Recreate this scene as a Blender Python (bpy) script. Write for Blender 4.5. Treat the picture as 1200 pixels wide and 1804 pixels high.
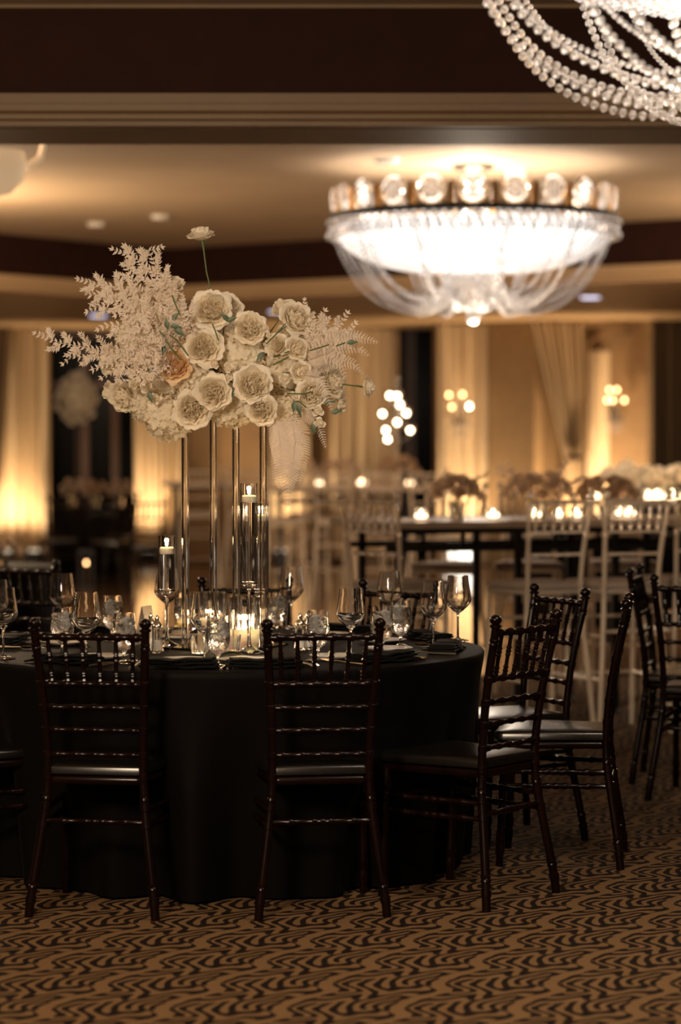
import bpy, math, random
from math import sin, cos, pi, sqrt, atan2, exp, radians
from mathutils import Vector, Matrix, Euler
for o in list(bpy.data.objects): bpy.data.objects.remove(o)
S = bpy.context.scene
COL = S.collection
rnd = random.Random(7)

# ------------------------------------------------------------ camera, world, exposure
F = 4300.0
PITCH = math.atan((902 - 775) / F)
cd = bpy.data.cameras.new('camera'); cam = bpy.data.objects.new('camera', cd); COL.objects.link(cam)
cam.location = (0, 0, 1.5); cam.rotation_euler = (pi / 2 - PITCH, 0, 0)
cd.sensor_fit = 'VERTICAL'; cd.sensor_height = 36; cd.lens = F / 1804 * 36
cd.clip_start = .1; cd.clip_end = 200
cd.dof.use_dof = True; cd.dof.focus_distance = 8.25; cd.dof.aperture_fstop = 1.8
S.camera = cam
W = bpy.data.worlds.new('world'); S.world = W; W.use_nodes = True
W.node_tree.nodes['Background'].inputs[0].default_value = (1.0, .70, .46, 1)
W.node_tree.nodes['Background'].inputs[1].default_value = .035
S.cycles.max_bounces = 16; S.cycles.transmission_bounces = 16; S.cycles.glossy_bounces = 6; S.cycles.transparent_max_bounces = 16
S.view_settings.view_transform = 'Standard'; S.view_settings.look = 'None'
S.view_settings.exposure = 1.25; S.view_settings.gamma = 1; S.view_settings.use_curve_mapping = False

def lamp(name, kind, loc, energy, color, size=.1, rot=None, spot=None, blend=.6, sy=None):
    l = bpy.data.lights.new(name, kind); l.energy = energy; l.color = color
    if kind == 'AREA':
        l.size = size
        if sy: l.shape = 'RECTANGLE'; l.size_y = sy
    else: l.shadow_soft_size = size
    if spot: l.spot_size = spot; l.spot_blend = blend
    o = bpy.data.objects.new(name, l); COL.objects.link(o); o.location = loc
    if rot: o.rotation_euler = rot
    return o
WARM = (1, .73, .47); AMBER = (1, .70, .40); CREAM = (1, .84, .66)
CH1 = Vector((1.24, 6.6, 0)); CH2 = Vector((.94, 17.3, 0))
lamp('near_chandelier_light', 'POINT', (CH1.x, CH1.y, 2.62), 125, (1, .79, .57), .25)
lamp('added_front_fill', 'POINT', (-1.6, 2.6, 2.75), 370, (1, .79, .57), .4)  # unseen lamp with no chandelier built, added to front-light the flowers
lamp('unseen_side_light', 'POINT', (-4.6, 8.5, 2.7), 50, WARM, .4)  # bare point lamp left of the frame, no fixture modelled
lamp('far_chandelier_uplight', 'POINT', (CH2.x, CH2.y, 3.19), 17, CREAM, .12)
lamp('added_far_right_fill', 'POINT', (4.2, 19.5, 2.6), 110, WARM, .4)  # unseen fill added to brighten the background from the right
lamp('far_chandelier_downlight', 'POINT', (CH2.x, CH2.y, 2.28), 16, CREAM, .08)
lamp('added_far_left_fill', 'POINT', (-3.5, 19, 2.6), 170, WARM, .4)  # unseen fill added to lift the far ceiling and walls

# ------------------------------------------------------------ pixel helpers
def at(px, py, d):
    k = d / (cos(PITCH) + (902 - py) / F * sin(PITCH))
    xc = (px - 600) / F * k; yc = (902 - py) / F * k
    return Vector((xc, d, 1.5 + yc * cos(PITCH) - k * sin(PITCH)))
def PX(px, d, z=.8):
    return (px - 600) / F * (d * cos(PITCH) - (z - 1.5) * sin(PITCH))
def dist(s): return F / s

# ------------------------------------------------------------ materials
def mat(name, base=(.5, .5, .5), rough=.5, metal=0, trans=0, ior=1.45, emit=None, es=0, sheen=0, coat=0, spec=None):
    m = bpy.data.materials.new(name); m.use_nodes = True
    b = m.node_tree.nodes['Principled BSDF']
    b.inputs['Base Color'].default_value = (*base, 1); b.inputs['Roughness'].default_value = rough
    b.inputs['Metallic'].default_value = metal; b.inputs['Transmission Weight'].default_value = trans
    b.inputs['IOR'].default_value = ior
    if emit: b.inputs['Emission Color'].default_value = (*emit, 1); b.inputs['Emission Strength'].default_value = es
    if sheen: b.inputs['Sheen Weight'].default_value = sheen
    if coat: b.inputs['Coat Weight'].default_value = coat; b.inputs['Coat Roughness'].default_value = .1
    if spec is not None: b.inputs['Specular IOR Level'].default_value = spec
    m['b'] = 1
    return m
class N:
    def __init__(s, m): s.m = m; s.t = m.node_tree; s.b = s.t.nodes['Principled BSDF']
    def new(s, t, **k):
        n = s.t.nodes.new(t)
        for a, v in k.items(): setattr(n, a, v)
        return n
    def link(s, a, b): s.t.links.new(a, b)
    def val(s, x, sock):
        if isinstance(x, (int, float)): sock.default_value = x
        else: s.link(x, sock)
    def m2(s, op, a, b=0.0):
        n = s.new('ShaderNodeMath', operation=op); s.val(a, n.inputs[0]); s.val(b, n.inputs[1]); return n.outputs[0]
    def coord(s, kind='Object', scale=None):
        c = s.new('ShaderNodeTexCoord').outputs[kind]
        if scale:
            mp = s.new('ShaderNodeMapping'); mp.inputs['Scale'].default_value = scale; s.link(c, mp.inputs[0]); c = mp.outputs[0]
        return c
    def noise(s, scale, detail=3, vec=None, rough=.5):
        n = s.new('ShaderNodeTexNoise'); n.inputs['Scale'].default_value = scale; n.inputs['Detail'].default_value = detail
        n.inputs['Roughness'].default_value = rough
        s.link(vec if vec is not None else s.coord(), n.inputs['Vector']); return n.outputs['Fac']
    def ramp(s, fac, stops):
        r = s.new('ShaderNodeValToRGB'); s.link(fac, r.inputs[0]); e = r.color_ramp.elements
        while len(e) < len(stops): e.new(.5)
        for q, (p, c) in zip(e, stops): q.position = p; q.color = (*c, 1)
        return r.outputs[0]
    def bump(s, h, strength=.3, dist=.01):
        b = s.new('ShaderNodeBump'); b.inputs['Strength'].default_value = strength; b.inputs['Distance'].default_value = dist
        s.link(h, b.inputs['Height']); s.link(b.outputs[0], s.b.inputs['Normal'])
def noisy(m, c1, c2, scale, bump=0, bd=.005, detail=3, cs=None):
    n = N(m); f = n.noise(scale, detail, n.coord('Object', cs) if cs else None)
    n.link(n.ramp(f, [(.3, c1), (.7, c2)]), n.b.inputs['Base Color'])
    if bump: n.bump(f, bump, bd)
    return m
M = {}
M['plaster'] = noisy(mat('ceiling plaster', rough=.75), (.40, .29, .18), (.44, .32, .20), 1.5, .05)
M['soffit'] = noisy(mat('soffit paint', rough=.55), (.46, .31, .17), (.50, .34, .19), 2.0)
M['beam'] = noisy(mat('shaded soffit paint', rough=.5), (.15, .088, .038), (.17, .10, .045), 2.0)  # soffit paint with the near beam's shade put into its colour
M['fascia'] = noisy(mat('dark burgundy fascia', rough=.8, spec=.2), (.020, .0055, .003), (.026, .007, .004), 6)
M['wall'] = noisy(mat('tan wall covering', rough=.8), (.25, .155, .08), (.29, .185, .095), 8, .1)
M['olive'] = noisy(mat('olive brown column', rough=.8), (.22, .14, .07), (.25, .16, .08), 8, .1)
M['pink'] = noisy(mat('rose brown wall', rough=.8), (.36, .20, .12), (.40, .23, .14), 8, .1)
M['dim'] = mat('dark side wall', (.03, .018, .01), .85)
M['night'] = mat('night window glass', (.002, .002, .002), .2, spec=.05)
M['frame'] = mat('dark window frame', (.05, .022, .012), .4)
M['sheer'] = noisy(mat('sheer ivory curtain', rough=.85), (.64, .52, .36), (.74, .60, .42), 3, .1, cs=(6, 6, .5))
M['drape'] = noisy(mat('taupe drape', rough=.9), (.16, .11, .06), (.22, .15, .09), 3, .1, cs=(6, 6, .5))
M['uplight'] = mat('uplight lens', (1, 1, 1), .4, emit=(1, .86, .62), es=.3)
M['panel'] = mat('curtain wash glow', (.9, .9, .9), .5, emit=(1, .93, .80), es=1.1)  # emission stands for the bright wash on a curtain base
M['black'] = mat('black metal', (.006, .005, .005), .4)
M['wood'] = noisy(mat('dark mahogany lacquer', rough=.22, spec=.22), (.003, .0011, .0008), (.007, .0022, .0014), 20, cs=(1, 1, .1))
M['vinyl'] = noisy(mat('black vinyl seat pad', rough=.27, spec=.7), (.003, .0025, .002), (.005, .004, .003), 30, .15, .002)
M['finial'] = M['wood']
M['resin'] = mat('clear resin', (.88, .76, .62), .2, trans=.52, ior=1.45)
M['pad'] = noisy(mat('pale stool cushion', rough=.7), (.34, .27, .22), (.40, .32, .26), 20, .1)
M['cloth'] = mat('black table linen', (.0022, .0016, .0013), .6, sheen=.006, spec=.07)
n = N(M['cloth']); n.bump(n.noise(400, 2), .15, .001)
M['napkin'] = mat('black napkin linen', (.0024, .0026, .0022), .7, sheen=.008, spec=.08)
n = N(M['napkin']); n.bump(n.noise(300, 2), .2, .001)
M['linen2'] = noisy(mat('pale table top', rough=.35), (.40, .30, .22), (.46, .35, .26), 6)
M['glass'] = mat('clear glass', (1, 1, 1), .0, trans=1, ior=1.45)
M['acrylic'] = mat('clear acrylic', (1, .99, .97), .0, trans=1, ior=1.49)
M['water'] = mat('water', (1, 1, 1), .0, trans=1, ior=1.33)
M['icewater'] = mat('iced water', (1, 1, 1), .03, trans=1, ior=1.33)
n = N(M['icewater']); n.bump(n.noise(55, 2), .6, .01)
M['ice'] = mat('ice', (.95, .95, .95), .25, trans=.75, ior=1.31)
M['wax'] = mat('ivory wax', (.88, .78, .62), .5); M['wax'].node_tree.nodes['Principled BSDF'].inputs['Subsurface Weight'].default_value = .3
M['wax'].node_tree.nodes['Principled BSDF'].inputs['Subsurface Radius'].default_value = (.03, .015, .006)
M['flame'] = mat('candle flame', (1, .8, .5), .5, emit=(1, .72, .38), es=16)
M['votive'] = mat('lit candle wax', (1, .8, .6), .5, emit=(1, .70, .42), es=2.4)
M['bulb'] = mat('lit bulb', (1, .8, .6), .5, emit=(1, .74, .48), es=12)
M['bulb_amber'] = mat('lit amber bulb', (1, .7, .4), .5, emit=(1, .52, .22), es=6)
M['silver'] = mat('polished silver', (.80, .74, .66), .16, metal=1)
M['brass'] = mat('aged bronze', (.10, .07, .045), .4, metal=.8)
M['gold'] = mat('amber metal', (.55, .28, .08), .35, metal=.8)
M['china'] = mat('white china', (.62, .58, .52), .18)
M['butter'] = mat('butter', (.75, .60, .25), .5)
M['card'] = mat('white card', (.62, .54, .44), .7)
M['salt'] = mat('salt', (.8, .78, .74), .8)
M['crystal'] = mat('faceted crystal', (.98, .95, .93), .05, trans=.86, ior=1.6)
n = N(M['crystal'])
M['bowl'] = mat('lit crystal basket', (1, 1, 1), .4, emit=(1, .95, .88), es=1.0)
n = N(M['bowl']); vor = n.new('ShaderNodeTexVoronoi'); vor.inputs['Scale'].default_value = 26; n.link(n.coord(), vor.inputs['Vector'])
n.link(n.ramp(vor.outputs['Distance'], [(.1, (1, 1, 1)), (.75, (.50, .45, .40))]), n.b.inputs['Emission Color'])
M['alabaster'] = mat('alabaster shade', (.75, .6, .42), .5, emit=(1, .66, .36), es=.18)
M['spot'] = mat('recessed lamp', (.8, .8, 1), .5, emit=(.75, .75, 1), es=.7)
M['petal'] = mat('ivory petal', (.93, .88, .77), .5)
M['peach'] = mat('peach petal', (.90, .72, .50), .5)
M['hydrangea'] = mat('cream hydrangea petal', (.88, .82, .68), .6)
M['bleached'] = mat('bleached leaf', (.82, .74, .65), .65)
M['stem'] = mat('green stem', (.07, .10, .03), .5)
M['leaf'] = mat('green leaf', (.04, .07, .025), .45)
M['blush'] = mat('cream rose head', (.80, .66, .52), .7)
M['tawny'] = mat('tawny flower head', (.55, .36, .22), .7)
for k in ('petal', 'peach', 'hydrangea', 'bleached', 'blush'):
    m = M[k]; t = m.node_tree; b = t.nodes['Principled BSDF']; o = t.nodes['Material Output']
    tr = t.nodes.new('ShaderNodeBsdfTranslucent'); mx = t.nodes.new('ShaderNodeMixShader'); mx.inputs[0].default_value = .48
    c = b.inputs['Base Color'].default_value; tr.inputs[0].default_value = (c[0], c[1] * .95, c[2] * .85, 1)
    t.links.new(b.outputs[0], mx.inputs[1]); t.links.new(tr.outputs[0], mx.inputs[2]); t.links.new(mx.outputs[0], o.inputs[0])
# carpet: wavy vines with combs of curved strokes
m = M['carpet'] = mat('scroll pattern carpet', rough=.95, spec=.1); n = N(m)
sx = n.new('ShaderNodeSeparateXYZ'); n.link(n.coord(), sx.inputs[0])
u = n.m2('SUBTRACT', n.m2('MULTIPLY', sx.outputs[0], 2 * pi / .31), n.m2('MULTIPLY', sx.outputs[1], 2 * pi / .75))
v = n.m2('MULTIPLY', sx.outputs[1], 2 * pi / .29)
def sn(x): return n.m2('SINE', x)
def ad(*a):
    r = a[0]
    for q in a[1:]: r = n.m2('ADD', r, q)
    return r
def mu(a, b): return n.m2('MULTIPLY', a, b)
a = ad(u, mu(sn(v), .50), mu(sn(ad(mu(v, 2.0), 1.0)), .12))
vine = n.m2('COSINE', a)
st = sn(ad(mu(a, 8.0), mu(sn(ad(v, .5)), 1.5), mu(sn(ad(mu(v, 2.0), a)), 1.3)))
sc = sn(ad(mu(v, 4.0), mu(sn(ad(mu(a, 2.0), .4)), 2.4), mu(sn(ad(mu(a, 3.0), v)), 1.5)))
w = n.m2('ADD', mu(sn(ad(v, mu(sn(a), .9), .7)), 1.2), .5); w.node.use_clamp = True
f = ad(mu(ad(mu(st, w), mu(sc, n.m2('SUBTRACT', 1.0, w))), 1.5), -.02)
band = mu(n.m2('SUBTRACT', vine, .90), 18.0); band.node.use_clamp = True
dd = n.m2('DIVIDE', n.m2('SUBTRACT', vine, .80), .07)
line = n.m2('EXPONENT', mu(mu(dd, dd), -1.0))
g = ad(mu(f, n.m2('SUBTRACT', 1.0, band)), mu(band, 1.2), mu(line, -1.6))
mask = n.m2('DIVIDE', 1.0, ad(1.0, n.m2('EXPONENT', mu(g, -8.0))))
fz = n.noise(260, 2)
mask2 = n.m2('ADD', mask, mu(n.m2('SUBTRACT', fz, .5), .25)); mask2.node.use_clamp = True
n.link(n.ramp(mask2, [(0, (.007, .0035, .0025)), (1, (.125, .072, .032))]), n.b.inputs['Base Color'])
n.bump(ad(mask, mu(fz, .5)), .4, .004)
# dance floor
m = M['parquet'] = mat('glossy dance floor', rough=.10, spec=.8); n = N(m)
bt = n.new('ShaderNodeTexBrick'); bt.inputs['Scale'].default_value = 1.0; bt.inputs['Mortar Size'].default_value = .006
bt.inputs['Brick Width'].default_value = .9; bt.inputs['Row Height'].default_value = .3
bt.inputs['Color1'].default_value = (.16, .090, .048, 1); bt.inputs['Color2'].default_value = (.21, .125, .07, 1); bt.inputs['Mortar'].default_value = (.03, .015, .008, 1)
n.link(n.coord(), bt.inputs['Vector']); n.link(bt.outputs['Color'], n.b.inputs['Base Color'])

# ------------------------------------------------------------ mesh builder
class MB:
    def __init__(s): s.v = []; s.f = []
    def add(s, vs, fs, mtx=None):
        b = len(s.v)
        if mtx is not None: vs = [mtx @ Vector(p) for p in vs]
        s.v += [tuple(p) for p in vs]; s.f += [tuple(b + i for i in q) for q in fs]
        return s
    def box(s, x0, x1, y0, y1, z0, z1, mtx=None):
        vs = [(x, y, z) for z in (z0, z1) for y in (y0, y1) for x in (x0, x1)]
        return s.add(vs, [(0, 2, 3, 1), (4, 5, 7, 6), (0, 1, 5, 4), (2, 6, 7, 3), (0, 4, 6, 2), (1, 3, 7, 5)], mtx)
    def bar(s, a, b, w, h, up=(0, 0, 1)):
        a = Vector(a); b = Vector(b); d = (b - a); L = d.length; d.normalize()
        x = d.cross(Vector(up)).normalized(); z = x.cross(d)
        mt = Matrix.Translation(a) @ Matrix((x, d, z)).transposed().to_4x4()
        return s.box(-w / 2, w / 2, 0, L, -h / 2, h / 2, mt)
    def lathe(s, prof, seg=24, loc=(0, 0, 0), mtx=None, flute=0, nf=0, caps=True):
        vs = []; fs = []; n = len(prof)
        for (r, z) in prof:
            for k in range(seg):
                a = 2 * pi * k / seg; rr = r * (1 + flute * cos(nf * a)) if nf else r
                vs.append((loc[0] + rr * cos(a), loc[1] + rr * sin(a), loc[2] + z))
        for i in range(n - 1):
            for k in range(seg):
                k2 = (k + 1) % seg; fs.append((i * seg + k, i * seg + k2, (i + 1) * seg + k2, (i + 1) * seg + k))
        if caps:
            if prof[0][0] > 1e-6: fs.append(tuple(range(seg - 1, -1, -1)))
            if prof[-1][0] > 1e-6: fs.append(tuple((n - 1) * seg + k for k in range(seg)))
        return s.add(vs, fs, mtx)
    def tube(s, pts, rad, seg=8, mtx=None):
        pts = [Vector(p) for p in pts]; n = len(pts); vs = []; fs = []
        if not hasattr(rad, '__len__'): rad = [rad] * n
        prev = None
        for i, p in enumerate(pts):
            t = (pts[min(i + 1, n - 1)] - pts[max(i - 1, 0)]).normalized()
            if prev is None:
                x = t.orthogonal().normalized()
            else:
                x = (prev - t * prev.dot(t)).normalized()
            prev = x; y = t.cross(x)
            for k in range(seg):
                a = 2 * pi * k / seg; vs.append(p + (x * cos(a) + y * sin(a)) * rad[i])
        for i in range(n - 1):
            for k in range(seg):
                k2 = (k + 1) % seg; fs.append((i * seg + k, i * seg + k2, (i + 1) * seg + k2, (i + 1) * seg + k))
        fs.append(tuple(range(seg - 1, -1, -1))); fs.append(tuple((n - 1) * seg + k for k in range(seg)))
        return s.add(vs, fs, mtx)
    def grid(s, fn, nu, nv, mtx=None, closed=False):
        vs = [fn(i / nu, j / nv) for j in range(nv + 1) for i in range(nu + (0 if closed else 1))]
        w = nu if closed else nu + 1; fs = []
        for j in range(nv):
            for i in range(nu):
                i2 = (i + 1) % w if closed else i + 1
                fs.append((j * w + i, j * w + i2, (j + 1) * w + i2, (j + 1) * w + i))
        return s.add(vs, fs, mtx)
    def ball(s, c, r, seg=8, rings=6, sq=1.0):
        prof = [(max(r * sin(pi * i / rings), 1e-5), -r * cos(pi * i / rings) * sq) for i in range(rings + 1)]
        return s.lathe(prof, seg, c, caps=False)
    def mesh(s, name, material, smooth=True, solid=0):
        me = bpy.data.meshes.new(name); me.from_pydata(s.v, [], s.f); me.materials.append(material)
        if smooth: me.polygons.foreach_set('use_smooth', [True] * len(me.polygons))
        me.update()
        if smooth:
            try: me.set_sharp_from_angle(angle=radians(42))
            except Exception as e_: print('sharp', e_)
        return me
    def build(s, name, material, parent=None, smooth=True, auto=None):
        return link(name, s.mesh(name, material, smooth), parent, auto)
def link(name, me, parent=None, auto=None):
    o = bpy.data.objects.new(name, me); COL.objects.link(o)
    if parent: o.parent = parent
    if auto:
        try: me.set_sharp_from_angle(angle=radians(auto))
        except Exception: pass
    return o
def thing(name, label, cat, loc=(0, 0, 0), rz=0, group=None):
    o = bpy.data.objects.new(name, None); COL.objects.link(o); o.empty_display_size = .1
    o.location = loc; o.rotation_euler = (0, 0, rz); return tag(o, label, cat, group)
def tag(o, label, cat, group=None, kind=None):
    if label: o['label'] = label
    if cat: o['category'] = cat
    if group: o['group'] = group
    if kind: o['kind'] = kind
    return o
def struct(o): o['kind'] = 'structure'; return o
KIDS = {}
def copy_tree(o, loc=None, rz=None, label=None, group=None, parent=None):
    c = o.copy(); COL.objects.link(c); c.parent = parent
    for ch in o.children: copy_tree(ch, parent=c)
    if loc is not None: c.location = loc
    if rz is not None: c.rotation_euler = (0, 0, rz)
    if label: c['label'] = label
    if group: c['group'] = group
    return c
class Proto:
    """first use moves the prototype itself, later uses copy it"""
    def __init__(s, o): s.o = o; s.used = False
    def put(s, loc, rz=0, label=None, group=None, scale=None):
        if s.used: c = copy_tree(s.o, loc, rz, label, group)
        else:
            s.used = True; c = s.o; c.location = loc; c.rotation_euler = (0, 0, rz)
            if label: c['label'] = label
            if group: c['group'] = group
        if scale: c.scale = (scale,) * 3 if not hasattr(scale, '__len__') else scale
        return c

# ============================================================ THE SETTING
b = MB(); b.box(-9, 9, -3, 35, -.05, 0); struct(b.build('floor', M['carpet'], smooth=False))
b = MB(); b.add([(-7.5, 21.5, .006), (-.9, 16.2, .006), (.2, 15.5, .006), (6.6, 15.3, .006), (6.6, 28.6, .006), (-5, 28.6, .006)], [(0, 1, 2, 3, 4, 5)])
o = struct(b.build('floor_dance', M['parquet'], smooth=False)); o.name = 'floor_2'
b = MB(); b.box(-9, 9, -3, 34, 3.44, 3.5); struct(b.build('ceiling', M['plaster'], smooth=False))
def profile_run(b, poly, prof, closed=False):
    """extrude a moulding profile (offset to the left of the run, height) along a polyline"""
    pts = [Vector(p) for p in poly]; n = len(pts); rows = []
    for i, p in enumerate(pts):
        d1 = (pts[i] - pts[i - 1]).normalized() if i else (pts[1] - pts[0]).normalized()
        d2 = (pts[i + 1] - pts[i]).normalized() if i < n - 1 else d1
        n1 = Vector((-d1.y, d1.x)); n2 = Vector((-d2.y, d2.x)); m = (n1 + n2); m /= max(m.dot(n1), .2)
        rows.append([(p.x + m.x * o_, p.y + m.y * o_, z) for o_, z in prof])
    k = len(prof); vs = [q for r in rows for q in r]
    fs = [(i * k + j, (i + 1) * k + j, (i + 1) * k + j + 1, i * k + j + 1) for i in range(n - 1) for j in range(k - 1)]
    b.add(vs, fs)
MOLD = [(0, 3.06), (.03, 3.055), (.03, 3.01), (.05, 3.005), (.05, 2.975), (.075, 2.955), (.075, 2.935), (.10, 2.92), (.10, 2.90), (-.02, 2.90)]
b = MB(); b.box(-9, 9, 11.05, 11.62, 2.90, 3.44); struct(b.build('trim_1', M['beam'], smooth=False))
b = MB(); b.box(-9, 9, 11.02, 11.06, 3.05, 3.425); struct(b.build('trim_2', M['fascia'], smooth=False))
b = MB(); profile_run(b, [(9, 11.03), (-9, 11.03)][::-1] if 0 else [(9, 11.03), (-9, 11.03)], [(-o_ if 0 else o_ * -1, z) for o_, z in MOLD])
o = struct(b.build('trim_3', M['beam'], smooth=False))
for vtx in o.data.vertices:      # moulding steps out towards the near coffer
    vtx.co.y = 11.03 - abs(vtx.co.y - 11.03)
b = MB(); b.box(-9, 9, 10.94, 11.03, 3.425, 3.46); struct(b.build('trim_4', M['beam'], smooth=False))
E_ = [(-9, 15.14), (-1.8, 24.9), (9, 17.25)]
b = MB(); b.add([(-9, 15.14, 2.9), (-1.8, 24.9, 2.9), (9, 17.25, 2.9), (9, 34, 2.9), (-9, 34, 2.9)], [(0, 1, 2, 3, 4)])
b.add([(-9, 15.14, 2.92), (-1.8, 24.9, 2.92), (9, 17.25, 2.92), (9, 34, 2.92), (-9, 34, 2.92)], [(0, 1, 2, 3, 4)])
struct(b.build('ceiling_2', M['soffit'], smooth=False))
b = MB(); profile_run(b, E_, [(-.0, 3.44), (-.0, 2.9)]); struct(b.build('trim_5', M['fascia'], smooth=False))
b = MB(); profile_run(b, E_, [(-o_ - .01, z) for o_, z in MOLD[:-1]] + [(.02, 2.895)]); struct(b.build('trim_6', M['soffit'], smooth=False))
# walls
b = MB(); b.box(-9, 9, 34, 34.2, 0, 3.5); struct(b.build('wall_back', M['dim'], smooth=False))
b = MB(); b.box(-9.2, -9, -3, 34, 0, 3.5); struct(b.build('wall_left', M['dim'], smooth=False))
b = MB(); b.box(9, 9.2, -3, 34, 0, 3.5); struct(b.build('wall_right', M['dim'], smooth=False))
def wallseg(name, px0, px1, d0, d1, m, z1=2.9, th=.15, z0=0):
    a = (PX(px0, d0, 1.5), d0); c = (PX(px1, d1, 1.5), d1)
    b = MB(); dx = (c[0] - a[0]); dy = c[1] - a[1]; L = sqrt(dx * dx + dy * dy); nx, ny = -dy / L * th, dx / L * th
    q = [a, c, (c[0] + nx, c[1] + ny), (a[0] + nx, a[1] + ny)]
    b.add([(x, y, z0) for x, y in q] + [(x, y, z1) for x, y in q], [(0, 1, 5, 4), (1, 2, 6, 5), (2, 3, 7, 6), (3, 0, 4, 7), (4, 5, 6, 7), (3, 2, 1, 0)])
    return struct(b.build(name, m, smooth=False))
wallseg('wall_rear_left', -140, 88, 31, 31, M['wall'])
wallseg('window_1', 88, 238, 31.1, 31.1, M['night'])
wallseg('wall_rear_middle', 238, 700, 31, 31, M['wall'])
wallseg('window_2', 700, 772, 31, 31, M['night'])
wallseg('trim_7', 712, 732, 30.9, 30.9, M['frame'])
wallseg('wall_rear_pier', 770, 862, 29.4, 29.4, M['wall'], th=1.2)
wallseg('wall_rear_column', 860, 942, 29.0, 28.6, M['olive'], th=.8)
wallseg('wall_rear_niche', 938, 990, 29.6, 29.3, M['pink'])
wallseg('wall_rear_right', 985, 1500, 29.3, 27.0, M['wall'])
b = MB()
for px in (150, 204): x = PX(px, 31.05, 1.5); b.box(x - .05, x + .05, 31.0, 31.08, 0, 2.9)
for z in (.05, 2.2, 2.84): b.box(PX(88, 31, 1.5), PX(238, 31, 1.5), 31.0, 31.08, z - .04, z + .04)
struct(b.build('trim_8', M['frame'], smooth=False))
# arched trim on the right wall panel
b = MB(); A0, A1, AD = 1036, 1136, 28.7
arc = [at(A0, 800, AD)] + [at((A0 + A1) / 2 - cos(t * pi / 12) * (A1 - A0) / 2, 610 - 22 * sin(t * pi / 12), AD) for t in range(13)] + [at(A1, 800, AD)]
b.tube(arc, .016, 6)
ar2 = [at(A0 - 18, 572, AD - .1), at(A1 + 8, 566, AD - .1)]; b.bar(ar2[0], ar2[1], .06, .06)
struct(b.build('trim_9', M['wall']))

# ------------------------------------------------------------ curtains
def drape(name, label, px0, px1, d, material, z0=.02, z1=2.88, folds=7, amp=.06, shape=None, cat='curtain', group=None):
    x0, x1 = PX(px0, d, 1.5), PX(px1, d, 1.5)
    ph = rnd.random() * 6
    def fn(u, v):
        z = z0 + (z1 - z0) * v
        a, c = (0, 1) if shape is None else shape(v)
        q = a + (c - a) * u
        w = max(c - a, .2)
        y = d + amp * (sin(u * folds * 2 * pi + ph) + .35 * sin(u * folds * 4.7 * pi + ph * 2 + v)) * (.6 + .4 * w)
        return (x0 + (x1 - x0) * q, y, z)
    b = MB(); b.grid(fn, folds * 12, 14)
    return tag(b.build(name, material), label, cat, group)
drape('sheer_curtain', 'ivory sheer curtain at the far left edge with a bright floor wash', -60, 86, 30.5, M['sheer'], folds=8, amp=.09)
drape('side_drape', 'dark taupe drape hanging at the far left over the ivory sheer', -60, 22, 30.2, M['drape'], folds=4, amp=.05, shape=lambda v: (0, .75 + .3 * v ** 2 if v > .35 else .75 - .5 * (.35 - v)))
drape('sheer_curtain', 'narrow ivory curtain right of the dark window, left half of the pair', 236, 283, 30.5, M['sheer'], folds=3)
drape('sheer_curtain', 'narrow ivory curtain right of the dark window, right half of the pair', 286, 330, 30.5, M['sheer'], folds=3, shape=lambda v: (0, .75 + .25 * v))
drape('sheer_curtain', 'pale curtain behind the tall flowers and candle tree', 585, 702, 30.5, M['sheer'], folds=5)
drape('sheer_curtain', 'pale curtain strip behind the clear stand rods', 478, 545, 30.6, M['sheer'], folds=3)
drape('sheer_curtain', 'tall ivory sheer on the pier with the left sconce', 772, 860, 29.2, M['sheer'], folds=5, amp=.04)
def tie(v):
    z = v * 2.88
    if z > 1.28: t = (z - 1.28) / 1.6; return (.62 * (1 - t) ** 1.0 + 0, 1.0)
    t = z / 1.28; return (.52 + .10 * t, 1.0 - .02 * t)
drape('tied_curtain', 'ivory curtain swept aside and tied back, beside the olive column', 938, 1030, 28.6, M['sheer'], folds=8, amp=.07, shape=tie)
b = MB(); t_ = at(1012, 806, 28.45); b.lathe([(.02, -.05), (.09, -.03), (.10, 0), (.09, .03), (.02, .05)], 12, t_)
tag(b.build('tieback', M['brass']), 'dark tieback knot gathering the swept ivory curtain', 'tieback')
drape('sheer_curtain', 'pale sheer panel under the arched trim at right', 1034, 1140, 28.9, M['sheer'], folds=5, amp=.03, z1=2.55)
drape('side_drape', 'dark olive drape at the far right edge of the room', 1142, 1290, 28.0, M['drape'], folds=9, amp=.09)

# ------------------------------------------------------------ floor uplights (real fixtures washing the curtains)
def uplight(px, d, label, e=28, col=AMBER, sz=.12, tilt=.35, spot=1.9):
    x = PX(px, d, .1)
    t = thing('floor_uplight', label, 'uplight', (x, d, 0), 0, 'floor uplights along the curtains')
    b = MB(); b.box(-.11, .11, -.09, .09, 0, .13); b.build('body', M['black'], t, smooth=False)
    b = MB(); b.lathe([(.085, .13), (.085, .15), (.001, .152)], 16); b.build('lens', M['uplight'], t)
    lamp('uplight_beam', 'SPOT', (x, d, .2), e, col, .06, (pi - tilt, 0, 0), spot, .9)
uplight(8, 30.0, 'floor uplight washing the far left ivory curtain', 55)
uplight(62, 30.05, 'floor uplight by the right edge of the far left curtain', 32)
uplight(262, 30.0, 'floor uplight below the narrow curtain pair', 55)
uplight(498, 30.0, 'floor uplight behind the hanging fern', 55)
uplight(812, 28.7, 'floor uplight at the foot of the pier curtain', 60)
t = thing('wash_glow_box', 'glowing white box added for the bright curtain wash before the pier, seen under the hightop', 'lamp', (PX(812, 27.9, .1), 27.9, 0))
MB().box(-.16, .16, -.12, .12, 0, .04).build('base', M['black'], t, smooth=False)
MB().box(-.165, .165, -.12, .12, .04, .27).build('wash_glow', M['panel'], t, smooth=False)  # emissive block added in place of the uplight wash on the curtain
uplight(1000, 28.0, 'floor uplight below the tied back curtain', 95)
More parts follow.
